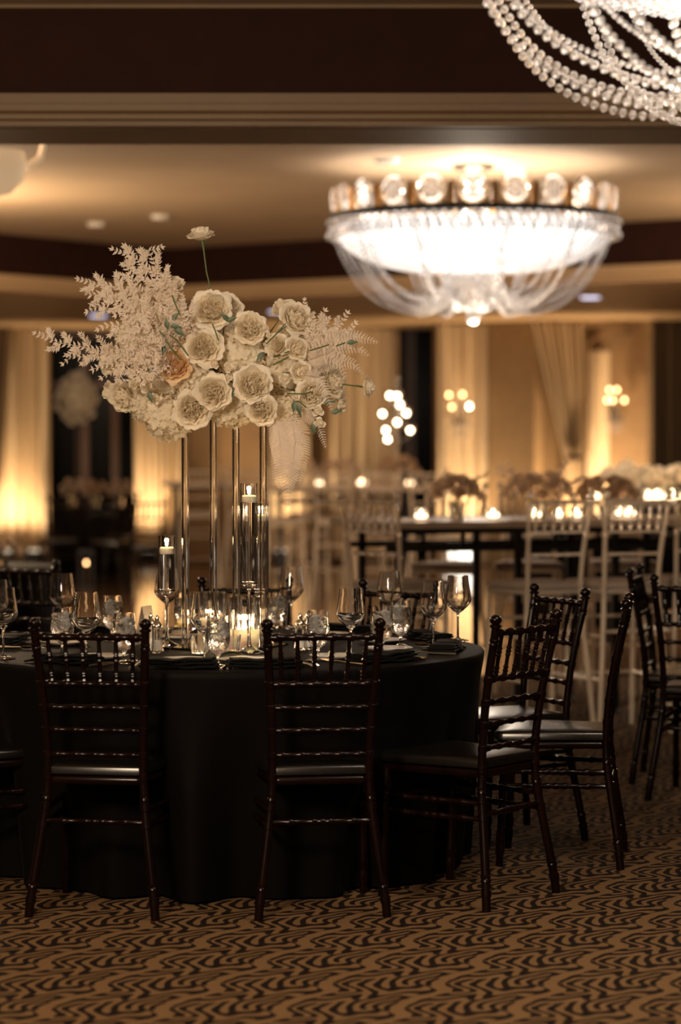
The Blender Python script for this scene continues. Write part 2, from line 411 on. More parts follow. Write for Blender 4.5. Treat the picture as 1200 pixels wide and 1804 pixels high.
uplight(1068, 28.2, 'floor uplight below the arched panel', 85)

# ------------------------------------------------------------ chandeliers
def medallion():
    b = MB()
    def tor(r, rr, cz, n=14, sx=1.0):
        b.tube([(r * cos(a) * sx, 0, cz + r * sin(a)) for a in [2 * pi * k / n for k in range(n + 1)]], rr, 5)
    tor(.085, .016, .10)
    for k in range(6):
        a = k * pi / 3 + pi / 6; b.ball((.048 * cos(a), 0, .10 + .048 * sin(a)), .024, 6, 4)
    b.ball((0, 0, .10), .028, 6, 4)
    return b
def chandelier(name, loc, label):
    t = thing(name, label, 'chandelier', loc, 0, 'crystal basket chandeliers')
    b = MB(); b.lathe([(.001, 3.44), (.14, 3.44), (.15, 3.425), (.13, 3.405), (.03, 3.39), (.02, 3.385)], 28); b.build('canopy', M['brass'], t)
    b = MB(); b.lathe([(.022, 3.39), (.022, 3.15), (.05, 3.12), (.05, 3.06), (.02, 3.04)], 12); b.build('stem', M['brass'], t)
    b = MB(); prof = [(1.0, 3.075), (1.025, 3.08), (1.03, 3.045), (1.0, 3.035), (.985, 3.05), (1.0, 3.075)]; b.lathe(prof, 72, caps=False)
    b.build('rim', M['black'], t)
    b = MB()
    for k in range(6): a = k * pi / 3; b.bar((0, 0, 3.06), (1.0 * cos(a), 1.0 * sin(a), 3.06), .018, .018)
    b.build('spokes', M['brass'], t, smooth=False)
    md = medallion().mesh('medallion', M['crystal']); clip = MB().box(-.018, .018, -.012, .012, 0, .15).mesh('clip', M['gold'], False)
    nM = 22
    for k in range(nM):
        a = 2 * pi * (k + .3) / nM
        o = link('medallion', md, t); o.location = (.99 * cos(a), .99 * sin(a), 3.08); o.rotation_euler = (0, 0, a + pi / 2)
        o = link('clip', clip, t); a += pi / nM; o.location = (.99 * cos(a), .99 * sin(a), 3.08); o.rotation_euler = (0, 0, a + pi / 2)
    # lit basket
    bp = [(.955 * sin(pi / 2 * q) ** .8 if q < 1 else .955, 2.70 + .32 * (1 - cos(pi / 2 * q))) for q in [i / 12 for i in range(13)]]
    bp[0] = (.001, 2.70)
    b = MB(); b.lathe(bp, 64, caps=False); b.build('lit_basket', M['bowl'], t)
    b = MB(); R = random.Random(3)
    for k in range(64):
        a = 2 * pi * k / 64
        for i in range(22):
            q = .2 + .8 * i / 21; r = .955 * sin(pi / 2 * q) ** .8 + .018; z = 2.70 + .32 * (1 - cos(pi / 2 * q)) - .014
            b.ball((r * cos(a), r * sin(a), z), .015, 5, 3)
    b.build('basket_beads', M['crystal'], t, smooth=False)['kind'] = 'stuff'
    b = MB()
    for k in range(90):
        a = 2 * pi * k / 90
        for j in range(3):
            b.ball(((1.0 + .02 * (j != 1)) * cos(a + j * .02), (1.0 + .02 * (j != 1)) * sin(a + j * .02), 3.02 - j * .042), .024, 6, 4)
    b.build('rim_fringe', M['crystal'], t, smooth=False)
    # swags from the rim down and back up to the hub
    def beads(pts, rb):
        b = MB(); last = pts[0]; step = rb * 2.3; b.ball(last, rb, 7, 5)
        for p in pts[1:]:
            while (p - last).length >= step:
                last = last + (p - last).normalized() * step; b.ball(last, rb, 7, 5)
        return b
    SW = [(1.0, 2.98), (.93, 2.80), (.86, 2.67), (.78, 2.56), (.67, 2.475), (.54, 2.42), (.41, 2.395), (.31, 2.43), (.245, 2.52), (.20, 2.62), (.175, 2.70)]
    def swag(a, rb, up=0.0, sweep=0.0, sc=1.0):
        pts = []
        for i in range(121):
            q = i / 120 * 10; j = min(int(q), 9); f_ = q - j
            p0, p1, p2, p3 = SW[max(j - 1, 0)], SW[j], SW[j + 1], SW[min(j + 2, 10)]
            def cr(k): return .5 * (2 * p1[k] + (p2[k] - p0[k]) * f_ + (2 * p0[k] - 5 * p1[k] + 4 * p2[k] - p3[k]) * f_ ** 2 + (3 * p1[k] - p0[k] - 3 * p2[k] + p3[k]) * f_ ** 3)
            r = cr(0) * sc; z = cr(1) + up * sin(pi * i / 120); aa = a + sweep * (i / 120)
            pts.append(Vector((r * cos(aa), r * sin(aa), z)))
        return beads(pts, rb)
    proto = [swag(0, .0128), swag(0, .0128, .05, .10, .97), swag(0, .0085, .10, -.10, .94)]
    proto = [p.mesh('bead_swag', M['crystal'], False) for p in proto]
    for k in range(11):
        for j, me in enumerate(proto):
            o = link('bead_swag', me, t); o.rotation_euler = (0, 0, 2 * pi * (k + .5) / 11 + (0, .045, -.07)[j] + R.uniform(-.02, .02))
    inner = beads([Vector((.38 - .26 * q, 0, 2.72 - .06 * q - .95 * q * (1 - q))) for q in [i / 60 for i in range(61)]], .012).mesh('hub_swag', M['crystal'], False)
    for k in range(12):
        o = link('hub_swag', inner, t); o.rotation_euler = (0, 0, 2 * pi * k / 12)
    b = MB(); b.lathe([(.12, 2.70), (.15, 2.67), (.12, 2.60), (.05, 2.52), (.03, 2.46)], 20); b.build('hub', M['crystal'], t)
    for k in range(10):
        a = 2 * pi * k / 10; b = MB(); b.ball((.12 * cos(a), .12 * sin(a), 2.45), .032, 8, 6, 1.2); b.build('pendant', M['crystal'], t, smooth=False)
    b = MB(); b.ball((0, 0, 2.37), .05, 10, 8); b.lathe([(.01, 2.41), (.012, 2.5)], 6); b.build('ball_drop', M['crystal'], t, smooth=False)
    return t
far = chandelier('crystal_chandelier', (CH2.x, CH2.y, 0), 'large glowing crystal basket chandelier hanging whole in the far coffer')
near = copy_tree(far, (CH1.x, CH1.y, 0), .11, 'near crystal chandelier of which only the bead swags show at top right')
# alabaster pendant at the left edge and its scroll
t = thing('pendant_lamp', 'glowing alabaster bowl lamp cut by the left edge under the beam', 'lamp', (PX(-18, 14.2, 3), 14.2, 0))
b = MB(); b.lathe([(.001, 2.90), (.12, 2.93), (.19, 3.0), (.215, 3.09), (.20, 3.17), (.18, 3.17)], 28, caps=False); b.build('bowl', M['alabaster'], t)
b = MB()
for k in range(3):
    a = .15 + k * 2 * pi / 3
    b.tube([(.21 * cos(a), .21 * sin(a), 3.08), (.29 * cos(a), .29 * sin(a), 3.14), (.31 * cos(a), .31 * sin(a), 3.22), (.22 * cos(a), .22 * sin(a), 3.30), (.02 * cos(a), .02 * sin(a), 3.36)], .02, 8)
b.build('scroll_arm', M['alabaster'], t)
b = MB(); b.lathe([(.02, 3.34), (.02, 3.40), (.09, 3.44)], 16); b.build('canopy', M['brass'], t)
lamp('pendant_bulb', 'POINT', (PX(-18, 14.2, 3), 14.2, 3.2), 3, WARM, .05)
# recessed lamps and detectors
for i, (px, py, z, k, lb) in enumerate([(173, 556, 2.9, 'spot', 'recessed lamp in the soffit above the left foliage'), (489, 549, 2.9, 'spot', 'recessed lamp in the soffit above the middle roses'),
                          (1040, 524, 2.9, 'spot', 'recessed lamp in the soffit right of the far chandelier')]):
    d = (z - 1.5) * F / (775 - py); o = MB().lathe([(.001, 0), (.09, 0), (.10, .012), (.001, .013)], 18).build('recessed_lamp', M[k]); o.location = (PX(px, d, z), d, z - .014)
    tag(o, lb, 'ceiling lamp', 'recessed soffit lamps')
for px, py, lb in [(170, 394, 'pale ceiling disc near the left end of the far coffer'), (283, 381, 'pale ceiling disc above the solitary rose to its left'), (682, 282, 'ceiling disc left of the far chandelier canopy'), (910, 300, 'ceiling disc right of the far chandelier canopy')]:
    d = 1.94 * F / (775 - py); o = MB().lathe([(.001, -.04), (.07, -.035), (.09, 0), (.001, 0)], 18).build('smoke_detector', M['china']); o.location = (PX(px, d, 3.44), d, 3.44)
    tag(o, lb, 'detector', 'ceiling discs of the far coffer')

# ------------------------------------------------------------ wall sconces
def sconce(bulbs, d, label, cx, cy):
    c = at(cx, cy, d); t = thing('wall_sconce', label, 'sconce', c, 0, 'crystal wall sconces')
    b = MB(); b.lathe([(.001, -.28), (.04, -.25), (.025, -.16), (.07, -.1), (.03, -.02), (.05, .04), (.02, .1)], 14); b.build('body', M['crystal'], t)
    for (x, y, k) in bulbs:
        p = at(x, y, d - .1) - c
        b = MB(); b.tube([(0, 0, -.1), (p.x * .5, p.y, -.17), (p.x, p.y, p.z - .1), (p.x, p.y, p.z - .03)], .009, 6); ar = b.build('arm', M['brass'], t)
        b = MB(); b.ball(p, .017, 10, 8, 1.5); b.build('bulb', M[k], t)
        b = MB(); b.ball((p.x, p.y, p.z - .22), .03, 6, 4, 1.4); b.build('crystal_drop', M['crystal'], t, smooth=False)
        b = MB(); b.ball((p.x * .5, p.y, p.z - .32), .035, 6, 4, 1.4); b.build('crystal_drop', M['crystal'], t, smooth=False)
sconce([(791, 696, 'bulb_amber'), (815, 695, 'bulb_amber'), (796, 717, 'bulb_amber'), (827, 716, 'bulb')], 29.0, 'crystal wall sconce on the pier with one bulb brighter', 810, 722)
sconce([(1074, 687, 'bulb_amber'), (1087, 687, 'bulb_amber'), (1070, 705, 'bulb_amber'), (1080, 705, 'bulb_amber'), (1100, 705, 'bulb_amber')], 28.5, 'crystal wall sconce under the arch at right with five amber bulbs', 1085, 718)

# ============================================================ CHIAVARI CHAIRS
def lerp_curve(pts, z):
    for (x0, y0, z0), (x1, y1, z1) in zip(pts, pts[1:]):
        if z <= z1: t = (z - z0) / (z1 - z0); return Vector((x0 + (x1 - x0) * t, y0 + (y1 - y0) * t, z))
    return Vector(pts[-1])
def smooth_curve(pts, n=40):
    out = []
    z0, z1 = pts[0][2], pts[-1][2]
    for i in range(n + 1):
        z = z0 + (z1 - z0) * i / n
        acc = Vector((0, 0, 0)); k = 0
        for dz in (-.05, -.025, 0, .025, .05):
            zz = min(max(z + dz, z0), z1); p = lerp_curve(pts, zz); acc += Vector((p.x, p.y, 0)); k += 1
        acc /= k; out.append(Vector((acc.x, acc.y, z)))
    return out
def turned(b, a, c, r, rings, rr=1.38, w=None, seg=8):
    """straight turned bar with ring positions 0..1"""
    a = Vector(a); c = Vector(c); L = (c - a).length; w = (w or .006) / L
    ts = {0.0: 1, 1.0: 1}
    for q in rings:
        for dt, k in ((-w, 1), (-w * .5, rr), (w * .5, rr), (w, 1)): ts[min(max(q + dt, 0), 1)] = k
    ks = sorted(ts); b.tube([a.lerp(c, q) for q in ks], [r * ts[q] for q in ks], seg)
def make_chair(stool=False):
    t = thing('bar_stool' if stool else 'chiavari_chair', 'x', 'stool' if stool else 'chair')
    wm = M['resin'] if stool else M['wood']; pm = M['pad'] if stool else M['vinyl']
    k = .70 / .40
    Z = (lambda z: z * k if z < .40 else z + .30) if stool else (lambda z: z)
    rr = 1.12 if stool else 1.34
    base = [(.205, -.055, 0), (.190, -.040, .12), (.170, -.018, .26), (.156, 0, .38), (.152, 0, .50), (.160, -.018, .66), (.170, -.046, .80), (.178, -.072, .905)]
    pts = [(x, y, Z(z)) for x, y, z in base]
    rz = [Z(z) for z in ((.055, .10, .29, .345, .375, .44, .51, .588, .66, .735, .855) if not stool else (.62, .735, .86))]
    cur = smooth_curve(pts, 36)
    samples = sorted(set([p.z for p in cur] + [q + e for q in rz for e in (-.012, -.010, -.004, .004, .010, .012)]))
    samples = [z for z in samples if 0 <= z <= pts[-1][2]]
    def cp(z):
        i = min(int(z / pts[-1][2] * 36), 35); f_ = z / pts[-1][2] * 36 - i; return cur[i].lerp(cur[i + 1], f_)
    def rad(z):
        r = .0145 if z < Z(.4) else .0135
        for q in rz:
            dz = abs(z - q)
            if .003 < dz < .011: return r * (1.16 if not stool else 1.08)
        return r
    top = cp(pts[-1][2]); P = lambda z: cp(Z(z))
    for sx in (-1, 1):
        b = MB(); b.tube([(sx * cp(z).x, cp(z).y, z) for z in samples], [rad(z) for z in samples], 10); po = b.build('back_post', wm, t)
        b = MB(); b.lathe([(.010, -.004), (.019, 0), (.019, .006), (.012, .010), (.018, .016), (.020, .024), (.016, .033), (.006, .039), (.001, .040)], 12, (sx * top.x, top.y, top.z)); b.build('finial', wm, po)
        b = MB(); fz = Z(.425)
        turned(b, (sx * .192, .372, 0), (sx * .188, .352, fz), .0135, (.13, .24, .68, .78, .86), 1.2, .02); b.build('leg', wm, t)
    # rails
    def rail(z, r, n, name):
        p = P(z); b = MB(); turned(b, (-p.x, p.y, p.z), (p.x, p.y, p.z), r, [(i + .5) / n for i in range(n)] if n else [], rr, .012); return b.build(name, wm, t)
    rail(.885, .0105, 6, 'top_rail'); rail(.735, .0095, 6, 'back_rail')
    for z in ((.66, .588, .510) if not stool else (.62,)): rail(z, .0085, 5, 'back_rail')
    p1, p2 = P(.885), P(.735)
    sp = None
    for i in range(6):
        f_ = (i + .5) / 6 * 2 - 1
        b = MB(); turned(b, (f_ * p2.x * .93, p2.y, p2.z), (f_ * p1.x * .93, p1.y, p1.z), .0068, (.12, .20, .55, .62), 1.45, .012, 7); b.build('spindle', wm, t)
    # seat frame and pad
    def slab(z0, z1, e, crown=0.0, back=-.005, ntop=6):
        def outline(k2, inset):
            pts_ = []
            hb, hf, yb, yf, rc = .150 + e - inset, .198 + e - inset, back + inset, .385 + e - inset, .035
            for (cx, cy, a0) in ((hf - rc, yf - rc, 0), (-hf + rc, yf - rc, pi / 2), (-hb + rc * .5, yb + rc * .5, pi), (hb - rc * .5, yb + rc * .5, 3 * pi / 2)):
                rcc = rc if cy > .1 else rc * .5
                for q in range(5): a_ = a0 + q * pi / 8; pts_.append((cx + rcc * cos(a_), cy + rcc * sin(a_)))
            return pts_
        b = MB(); rows = [(z0, .004), (z0 + .004, 0), (z1 - .010, 0), (z1 - .003, .004), (z1, .012)]
        if crown: rows += [(z1 + crown * .6, .06), (z1 + crown, .12)]
        vs = []; n_ = 20
        for z, ins in rows: vs += [(x, y, z) for x, y in outline(0, ins)]
        fs = [(i * n_ + j, i * n_ + (j + 1) % n_, (i + 1) * n_ + (j + 1) % n_, (i + 1) * n_ + j) for i in range(len(rows) - 1) for j in range(n_)]
        fs += [tuple(range(n_ - 1, -1, -1)), tuple((len(rows) - 1) * n_ + j for j in range(n_))]
        return b.add(vs, fs)
    slab(Z(.415), Z(.415) + .028, 0).build('seat_frame', wm, t, auto=50)
    slab(Z(.415) + .029, Z(.415) + .062, .006, .008).build('seat', pm, t)
    # stretchers
    f1, f2 = P(.30), P(.33)
    def st_(a, c, name='stretcher'): b = MB(); turned(b, a, c, .0088, (.2, .42, .5, .58, .8), rr, .012); b.build(name, wm, t)
    zz = Z(.30)
    st_((-f1.x, f1.y, zz), (f1.x, f1.y, zz))
    st_((-.19, .357, Z(.33)), (.19, .357, Z(.33)))
    for sx in (-1, 1):
        st_((sx * f1.x, f1.y, Z(.285)), (sx * .19, .36, Z(.285)))
        if not stool: st_((sx * f2.x, f2.y, Z(.335)), (sx * .19, .36, Z(.335)))
        else: st_((sx * P(.16).x, P(.16).y, Z(.16)), (sx * .19, .365, Z(.16)))
    if stool: st_((-.19, .365, Z(.16)), (.19, .365, Z(.16)))
    return t
chair = Proto(make_chair()); stool = Proto(make_chair(True))
TC = Vector((-.413, 8.71, 0)); TR = .915
def chair_at(x, y, theta, label, group='black chairs around the round table'):
    chair.put((x, y, 0), radians(theta + 90), label, group)
chair_at(-.772, 7.66, -98, 'black chiavari chair with its back to us, left of the front pair')
chair_at(-.062, 7.66, -82, 'black chiavari chair with its back to us, right of the front pair')
chair_at(.548, 7.92, -38, 'black chiavari chair angled at the right front of the round table')
chair_at(.955, 8.69, -8.5, 'black chiavari chair seen edge on, pulled out at the right of the table')
chair_at(.775, 9.27, 28, 'black chiavari chair behind the edge on one, back turned three quarters')
chair_at(.195, 9.60, 55, 'black chiavari chair on the far side behind the right hand wine glasses')
chair_at(-.385, 9.84, 91, 'black chiavari chair on the far side behind the clear stand rods')
chair_at(PX(52, 11.4), 11.4, 248, 'black chiavari chair at the left behind the round table, seen through the glasses', 'black chairs of the next table')
chair_at(-1.40, 8.06, 216, 'black chiavari chair at the left edge with only its seat corner showing')
chair_at(1.37, 10.78, 166, 'black chiavari chair at the right edge, the further of two', 'black chairs of the next table')
chair_at(1.49, 10.10, -112, 'black chiavari chair at the right edge, nearer and cut by the frame', 'black chairs of the next table')

# ============================================================ ROUND TABLE
t = thing('round_table', 'large round banquet table hidden under a black cloth', 'table', TC)
b = MB(); b.lathe([(.001, .72), (TR - .01, .72), (TR - .01, .745), (.001, .745)], 48); b.build('tabletop', M['wood'], t)
for k in range(4):
    a = pi / 4 + k * pi / 2; b = MB(); b.tube([(.55 * cos(a), .55 * sin(a), 0), (.55 * cos(a), .55 * sin(a), .72)], .015, 8); b.build('leg', M['black'], t)
def cloth(u, v):
    a = u * 2 * pi
    if v < .35: return (TR * v / .35 * cos(a), TR * v / .35 * sin(a), .757)
    q = (v - .35) / .65
    if q < .08: k = q / .08 * pi / 2; r = TR + .012 * sin(k); z = .757 - .012 * (1 - cos(k))
    else:
        h = (q - .08) / .92; z = .745 - .735 * h
        r = TR + .012 - .10 * h + (.042 * h ** .7) * (sin(15 * a + 1.2 * sin(3 * a)) + .5 * sin(26 * a + 2 * sin(2 * a))) * min(1, h * 2)
    return (r * cos(a), r * sin(a), z)
b = MB(); b.grid(cloth, 220, 46, closed=True); o = b.build('tablecloth', M['cloth']); o.location = TC
tag(o, 'black floor length cloth draped over the round table', 'tablecloth')
ZT = .759

# ------------------------------------------------------------ glassware prototypes
def shell(outer, inner): return outer + inner[::-1]
WG_o = [(.001, 0), (.040, 0), (.041, .002), (.030, .005), (.010, .009), (.0045, .016), (.0038, .05), (.0040, .090), (.0065, .100), (.020, .112), (.037, .128), (.047, .143), (.0495, .150), (.0485, .160), (.045, .185), (.0405, .215), (.0378, .240)]
WG_i = [(.001, .106), (.018, .1145), (.035, .130), (.0450, .1445), (.0475, .151), (.0468, .160), (.0435, .185), (.0390, .215), (.0366, .240)]
gl = tag(MB().lathe(shell(WG_o, WG_i), 32, caps=False).build('wine_glass', M['glass']), 'x', 'wine glass')
wine = Proto(gl)
GB_o = [(.001, 0), (.034, 0), (.035, .002), (.024, .005), (.008, .010), (.0052, .018), (.006, .034), (.010, .042), (.024, .050), (.035, .066), (.0400, .086), (.0400, .108), (.0375, .135), (.0345, .166)]
GB_i = [(.001, .048), (.022, .054), (.033, .068), (.0380, .087), (.0380, .108), (.0357, .135), (.0330, .166)]
def make_goblet():
    t = thing('water_goblet', 'x', 'goblet')
    MB().lathe(shell(GB_o, GB_i), 28, caps=False).build('glass', M['glass'], t)
    wp = [(.001, .0472), (.0225, .0532), (.0337, .0675), (.0388, .0868), (.0388, .108), (.0365, .135), (.0354, .145), (.001, .145)]
    MB().lathe(wp, 28, caps=False).build('water', M['icewater'], t)
    R = random.Random(5)
    for i in range(5):
        m_ = Matrix.Translation((R.uniform(-.013, .013), R.uniform(-.013, .013), .098 + i * .011)) @ Euler((R.random() * 3, R.random() * 3, R.random() * 3)).to_matrix().to_4x4()
        MB().box(-.011, .011, -.009, .009, -.008, .008, m_).build('ice_cube', M['ice'], t, smooth=False)
    return t
gob = Proto(make_goblet())
def on_table(px, s): return (PX(px, dist(s), .8), dist(s), ZT)
WG = [(110, 470, 'wine glass standing tallest at the left rear, behind a water goblet'), (152, 536, 'wine glass in front left between the two iced goblets'),
      (6, 520, 'wine glass cut by the left edge, the nearer one'), (-7, 492, 'wine glass at the left edge, only a sliver behind the nearer'),
      (294, 452, 'wine glass directly behind the shorter floating candle vase'), (360, 536, 'wine glass in front of the left ribbed candle holder'),
      (513, 448, 'wine glass at the rear just right of the clear stand'), (618, 521, 'wine glass over the right front chair, goblet seen through it'),
      (686, 461, 'wine glass at the rear above the two paired goblets'), (763, 498, 'wine glass on the right with a dark chair post behind it'),
      (807, 478, 'wine glass furthest right, against the lit reflection')]
for px, s, lb in WG: wine.put(on_table(px, s), rnd.random(), lb, 'wine glasses on the round table')
GBS = [(110, 513, 'iced water goblet at left, in front of the tall rear wine glass'), (198, 478, 'iced water goblet at left rear beside the white card'), (219, 531, 'iced water goblet behind the left front chair spindles'),
       (384, 541, 'water goblet in front of the centre candles, lit amber'), (325, 468, 'water goblet behind the leftmost clear rod'), (488, 467, 'water goblet just right of the rightmost clear rod'),
       (560, 523, 'iced water goblet right of the salt shakers'), (673, 509, 'frosty iced water goblet with a pale drink near the right'), (706, 492, 'iced water goblet tucked behind the frosty one')]
for px, s, lb in GBS: gob.put(on_table(px, s), rnd.random() * 6, lb, 'water goblets on the round table')

# ------------------------------------------------------------ candles
def flame(b, loc, h=.028, r=.0055): b.lathe([(.0008, 0), (r * .8, h * .15), (r, h * .33), (r * .6, h * .65), (.0005, h)], 10, loc, caps=False)
def stem_vase(px, s, H, hc, label, r=.030):
    x, y, _ = on_table(px, s); t = thing('candle_vase', label, 'candle vase', (x, y, ZT), 0, 'stemmed floating candle vases')
    zb = H - hc
    o_ = [(.001, 0), (.052, 0), (.053, .003), (.030, .012), (.010, .024), (.006, .04), (.0055, zb - .03), (.008, zb - .016), (.022, zb - .006), (r, zb + .002), (r, H)]
    i_ = [(.001, zb + .006), (r - .003, zb + .008), (r - .003, H)]
    MB().lathe(shell(o_, i_), 32, caps=False).build('glass', M['glass'], t)
    wl = H - .052
    MB().lathe([(.001, zb + .0055), (r - .0022, zb + .0075), (r - .0022, wl - .014), (.001, wl - .014)], 32, caps=False).build('water', M['water'], t)
    c = thing('floating_candle', 'white floating candle burning in the ' + label.split(',')[0], 'candle', (x, y, ZT + wl - .013), 0, 'burning floating candles')
    MB().lathe([(.001, 0), (r - .006, 0), (r - .0040, .006), (r - .0040, .020), (r - .008, .024), (.001, .022)], 28, caps=False).build('wax', M['wax'], c)
    MB().tube([(0, 0, .02), (0, 0, .030)], .0009, 5).build('wick', M['black'], c)
    b = MB(); flame(b, (0, 0, .027), .026, .006); b.build('flame', M['flame'], c)
    lamp('candle_glow', 'POINT', (x, y, ZT + wl + .035), .35, (1, .62, .28), .008)
stem_vase(294, 492, .398, .200, 'shortest stemmed vase, left of the clear stand')
stem_vase(439, 507, .590, .350, 'tallest stemmed vase, between the clear rods')
stem_vase(459, 484, .510, .320, 'middle stemmed vase, half hidden behind the tallest')
def ribbed(px, s, label, R=.052, H=.185, lit=True):
    x, y, _ = on_table(px, s); t = thing('ribbed_candle_holder', label, 'candle holder', (x, y, ZT), 0, 'ribbed glass candle holders')
    o_ = [(.001, 0), (R * .93, 0), (R, .006), (R, H)]; i_ = [(.001, .006), (R - .006, .008), (R - .005, .02), (R - .005, H)]
    b = MB(); seg = 96
    b.lathe(o_, seg, flute=.022, nf=24, caps=False); n0 = len(b.v); b.lathe(i_, seg, caps=False)
    b.f += [((3) * seg + k, (3) * seg + (k + 1) % seg, n0 + 3 * seg + (k + 1) % seg, n0 + 3 * seg + k) for k in range(seg)]
    b.build('glass', M['glass'], t)
    c = thing('pillar_candle', 'ivory pillar candle burning inside the ' + label, 'candle', (x, y, ZT + .0085), 0, 'ivory pillar candles')
    MB().lathe([(.001, 0), (.034, 0), (.036, .004), (.036, .058), (.033, .062), (.020, .056), (.001, .055)], 28, caps=False).build('wax', M['wax'], c)
    MB().tube([(0, 0, .054), (0, 0, .066)], .001, 5).build('wick', M['black'], c)
    b = MB(); flame(b, (0, 0, .063), .03, .007); b.build('flame', M['flame'], c)
    lamp('candle_glow', 'POINT', (x, y, ZT + .115), .8, (1, .62, .28), .01)
ribbed(431, 497, 'ribbed glass holder right of centre')
ribbed(374, 484, 'ribbed glass holder left of centre, behind a wine glass')
# small ribbed tumbler near the front
def tumbler(px, s, label):
    b = MB(); b.lathe(shell([(.001, 0), (.026, 0), (.028, .004), (.033, .062)], [(.001, .008), (.023, .009), (.0305, .062)]), 64, flute=.03, nf=16, caps=False)
    o = b.build('ribbed_tumbler', M['glass']); o.location = on_table(px, s); tag(o, label, 'tumbler', 'small ribbed tumblers')
tumbler(352, 508, 'small ribbed tumbler between the left rod and the amber goblet')
tumbler(408, 505, 'small ribbed tumbler in front of the right ribbed holder')

# ------------------------------------------------------------ shakers, butter, card
def shaker():
    t = thing('shaker', 'x', 'shaker')
    MB().lathe(shell([(.001, 0), (.017, 0), (.018, .003), (.014, .04), (.015, .072)], [(.001, .006), (.0145, .007), (.0115, .04), (.0125, .072)]), 32, flute=.05, nf=8, caps=False).build('jar', M['glass'], t)
    MB().lathe([(.001, .0075), (.0135, .008), (.011, .035), (.001, .036)], 16, caps=False).build('salt', M['salt'], t)
    MB().lathe([(.0150, .0725), (.0155, .076), (.013, .082), (.006, .090), (.007, .097), (.005, .104), (.001, .108)], 16, caps=False).build('cap', M['silver'], t)
    return t
sh = Proto(shaker())
for px, s, lb in [(266, 500, 'glass shaker with silver cap by the white card, left of its pair'), (277, 507, 'glass shaker with silver cap by the white card, right of its pair'), (529, 500, 'glass shaker behind the right front chair, left of its pair'), (541, 498, 'glass shaker behind the right front chair, right of its pair')]:
    sh.put(on_table(px, s), 0, lb, 'salt and pepper shakers', scale=1.22)
x, y, _ = on_table(258, 488)
b = MB()
for sgn in (-1, 1): b.add([(-.035, sgn * .03, 0), (.035, sgn * .03, 0), (.035, sgn * .001, .14), (-.035, sgn * .001, .14), (-.035, sgn * .031, 0), (.035, sgn * .031, 0), (.035, sgn * .002, .141), (-.035, sgn * .002, .141)], [(0, 1, 2, 3), (7, 6, 5, 4), (0, 4, 5, 1), (3, 2, 6, 7)])
o = b.build('place_card', M['card'], smooth=False); o.location = (x, y, ZT); o.rotation_euler = (0, 0, radians(66)); tag(o, 'folded white tent card standing left of the shakers', 'card')
x, y, _ = on_table(318, 470)
b = MB(); b.lathe(shell([(.001, 0), (.030, 0), (.034, .006), (.036, .03)], [(.001, .004), (.030, .006), (.034, .03)]), 24, caps=False); o = b.build('butter_dish', M['silver']); o.location = (x, y, ZT + .011); tag(o, 'small silver butter dish beside the leftmost clear rod', 'dish')
b = MB(); b.lathe([(.001, 0), (.075, 0), (.082, .006), (.080, .009), (.05, .006), (.001, .006)], 32, caps=False); o = b.build('saucer', M['china']); o.location = (x, y, ZT); tag(o, 'white saucer under the silver butter dish', 'saucer')
for i, (dx, dz) in enumerate([(-.013, .022), (.014, .022), (0, .046)]):
    o = MB().ball((0, 0, 0), .0145, 12, 8).build('butter_ball', M['butter']); o.location = (x + dx, y + (-.01 if i == 0 else .004), ZT + .011 + dz); tag(o, ('left lower', 'right lower', 'topmost')[i] + ' butter ball in the small silver dish', 'butter', 'butter balls in the silver dish')

# ------------------------------------------------------------ place settings
def napkin_mesh(R):
    b = MB()
    for i, (w, d_, z0, h) in enumerate([(.125, .052, 0, .011), (.120, .048, .011, .010), (.112, .045, .021, .009)]):
        def fn(u, v, w=w, d_=d_, z0=z0, h=h, i=i):
            a = v * 2 * pi; y_ = d_ * (abs(cos(a)) ** .4) * (1 if cos(a) > 0 else -1); z_ = z0 + h / 2 + h / 2 * (abs(sin(a)) ** .6) * (1 if sin(a) > 0 else -1)
            x_ = -w + 2 * w * u; k = 1 if .0 < u < 1 else 0
            wave = .003 * sin(u * 7 + i) + .002 * sin(u * 17 + 2 * i)
            return (x_, y_ * (1 - .06 * i * u) + wave, z_ + wave * .8 + .002)
        b.grid(fn, 18, 16)
        for q in (0, 1):
            n_ = 17; base = len(b.v) - 19 * 17
            ring = [base + j * 19 + (0 if q == 0 else 18) for j in range(16)]
            b.f.append(tuple(ring if q == 0 else ring[::-1]))
    return b
nap = Proto(tag(napkin_mesh(rnd).build('napkin', M['napkin'], auto=60), 'x', 'napkin'))
def fork():
    b = MB(); b.tube([(0, -.10, .004), (0, -.02, .006), (0, .02, .009), (0, .035, .008)], [.0042, .003, .0022, .004], 6)
    b.box(-.011, .011, .035, .052, .006, .008)
    for i in range(4): x = -.0098 + i * .0065; b.tube([(x, .05, .007), (x, .075, .009), (x, .095, .012)], [.0017, .0015, .0008], 5)
    return b
def knife():
    b = MB(); b.tube([(0, -.11, .004), (0, -.06, .006), (0, 0, .005)], [.004, .0055, .004], 6)
    b.add([(-.006, 0, .003), (.006, 0, .003), (.009, .07, .003), (.002, .12, .003), (-.006, .11, .003), (-.006, 0, .005), (.006, 0, .005), (.009, .07, .004), (.002, .12, .004), (-.006, .11, .005)], [(4, 3, 2, 1, 0), (5, 6, 7, 8, 9), (0, 1, 6, 5), (1, 2, 7, 6), (2, 3, 8, 7), (3, 4, 9, 8), (4, 0, 5, 9)])
    return b
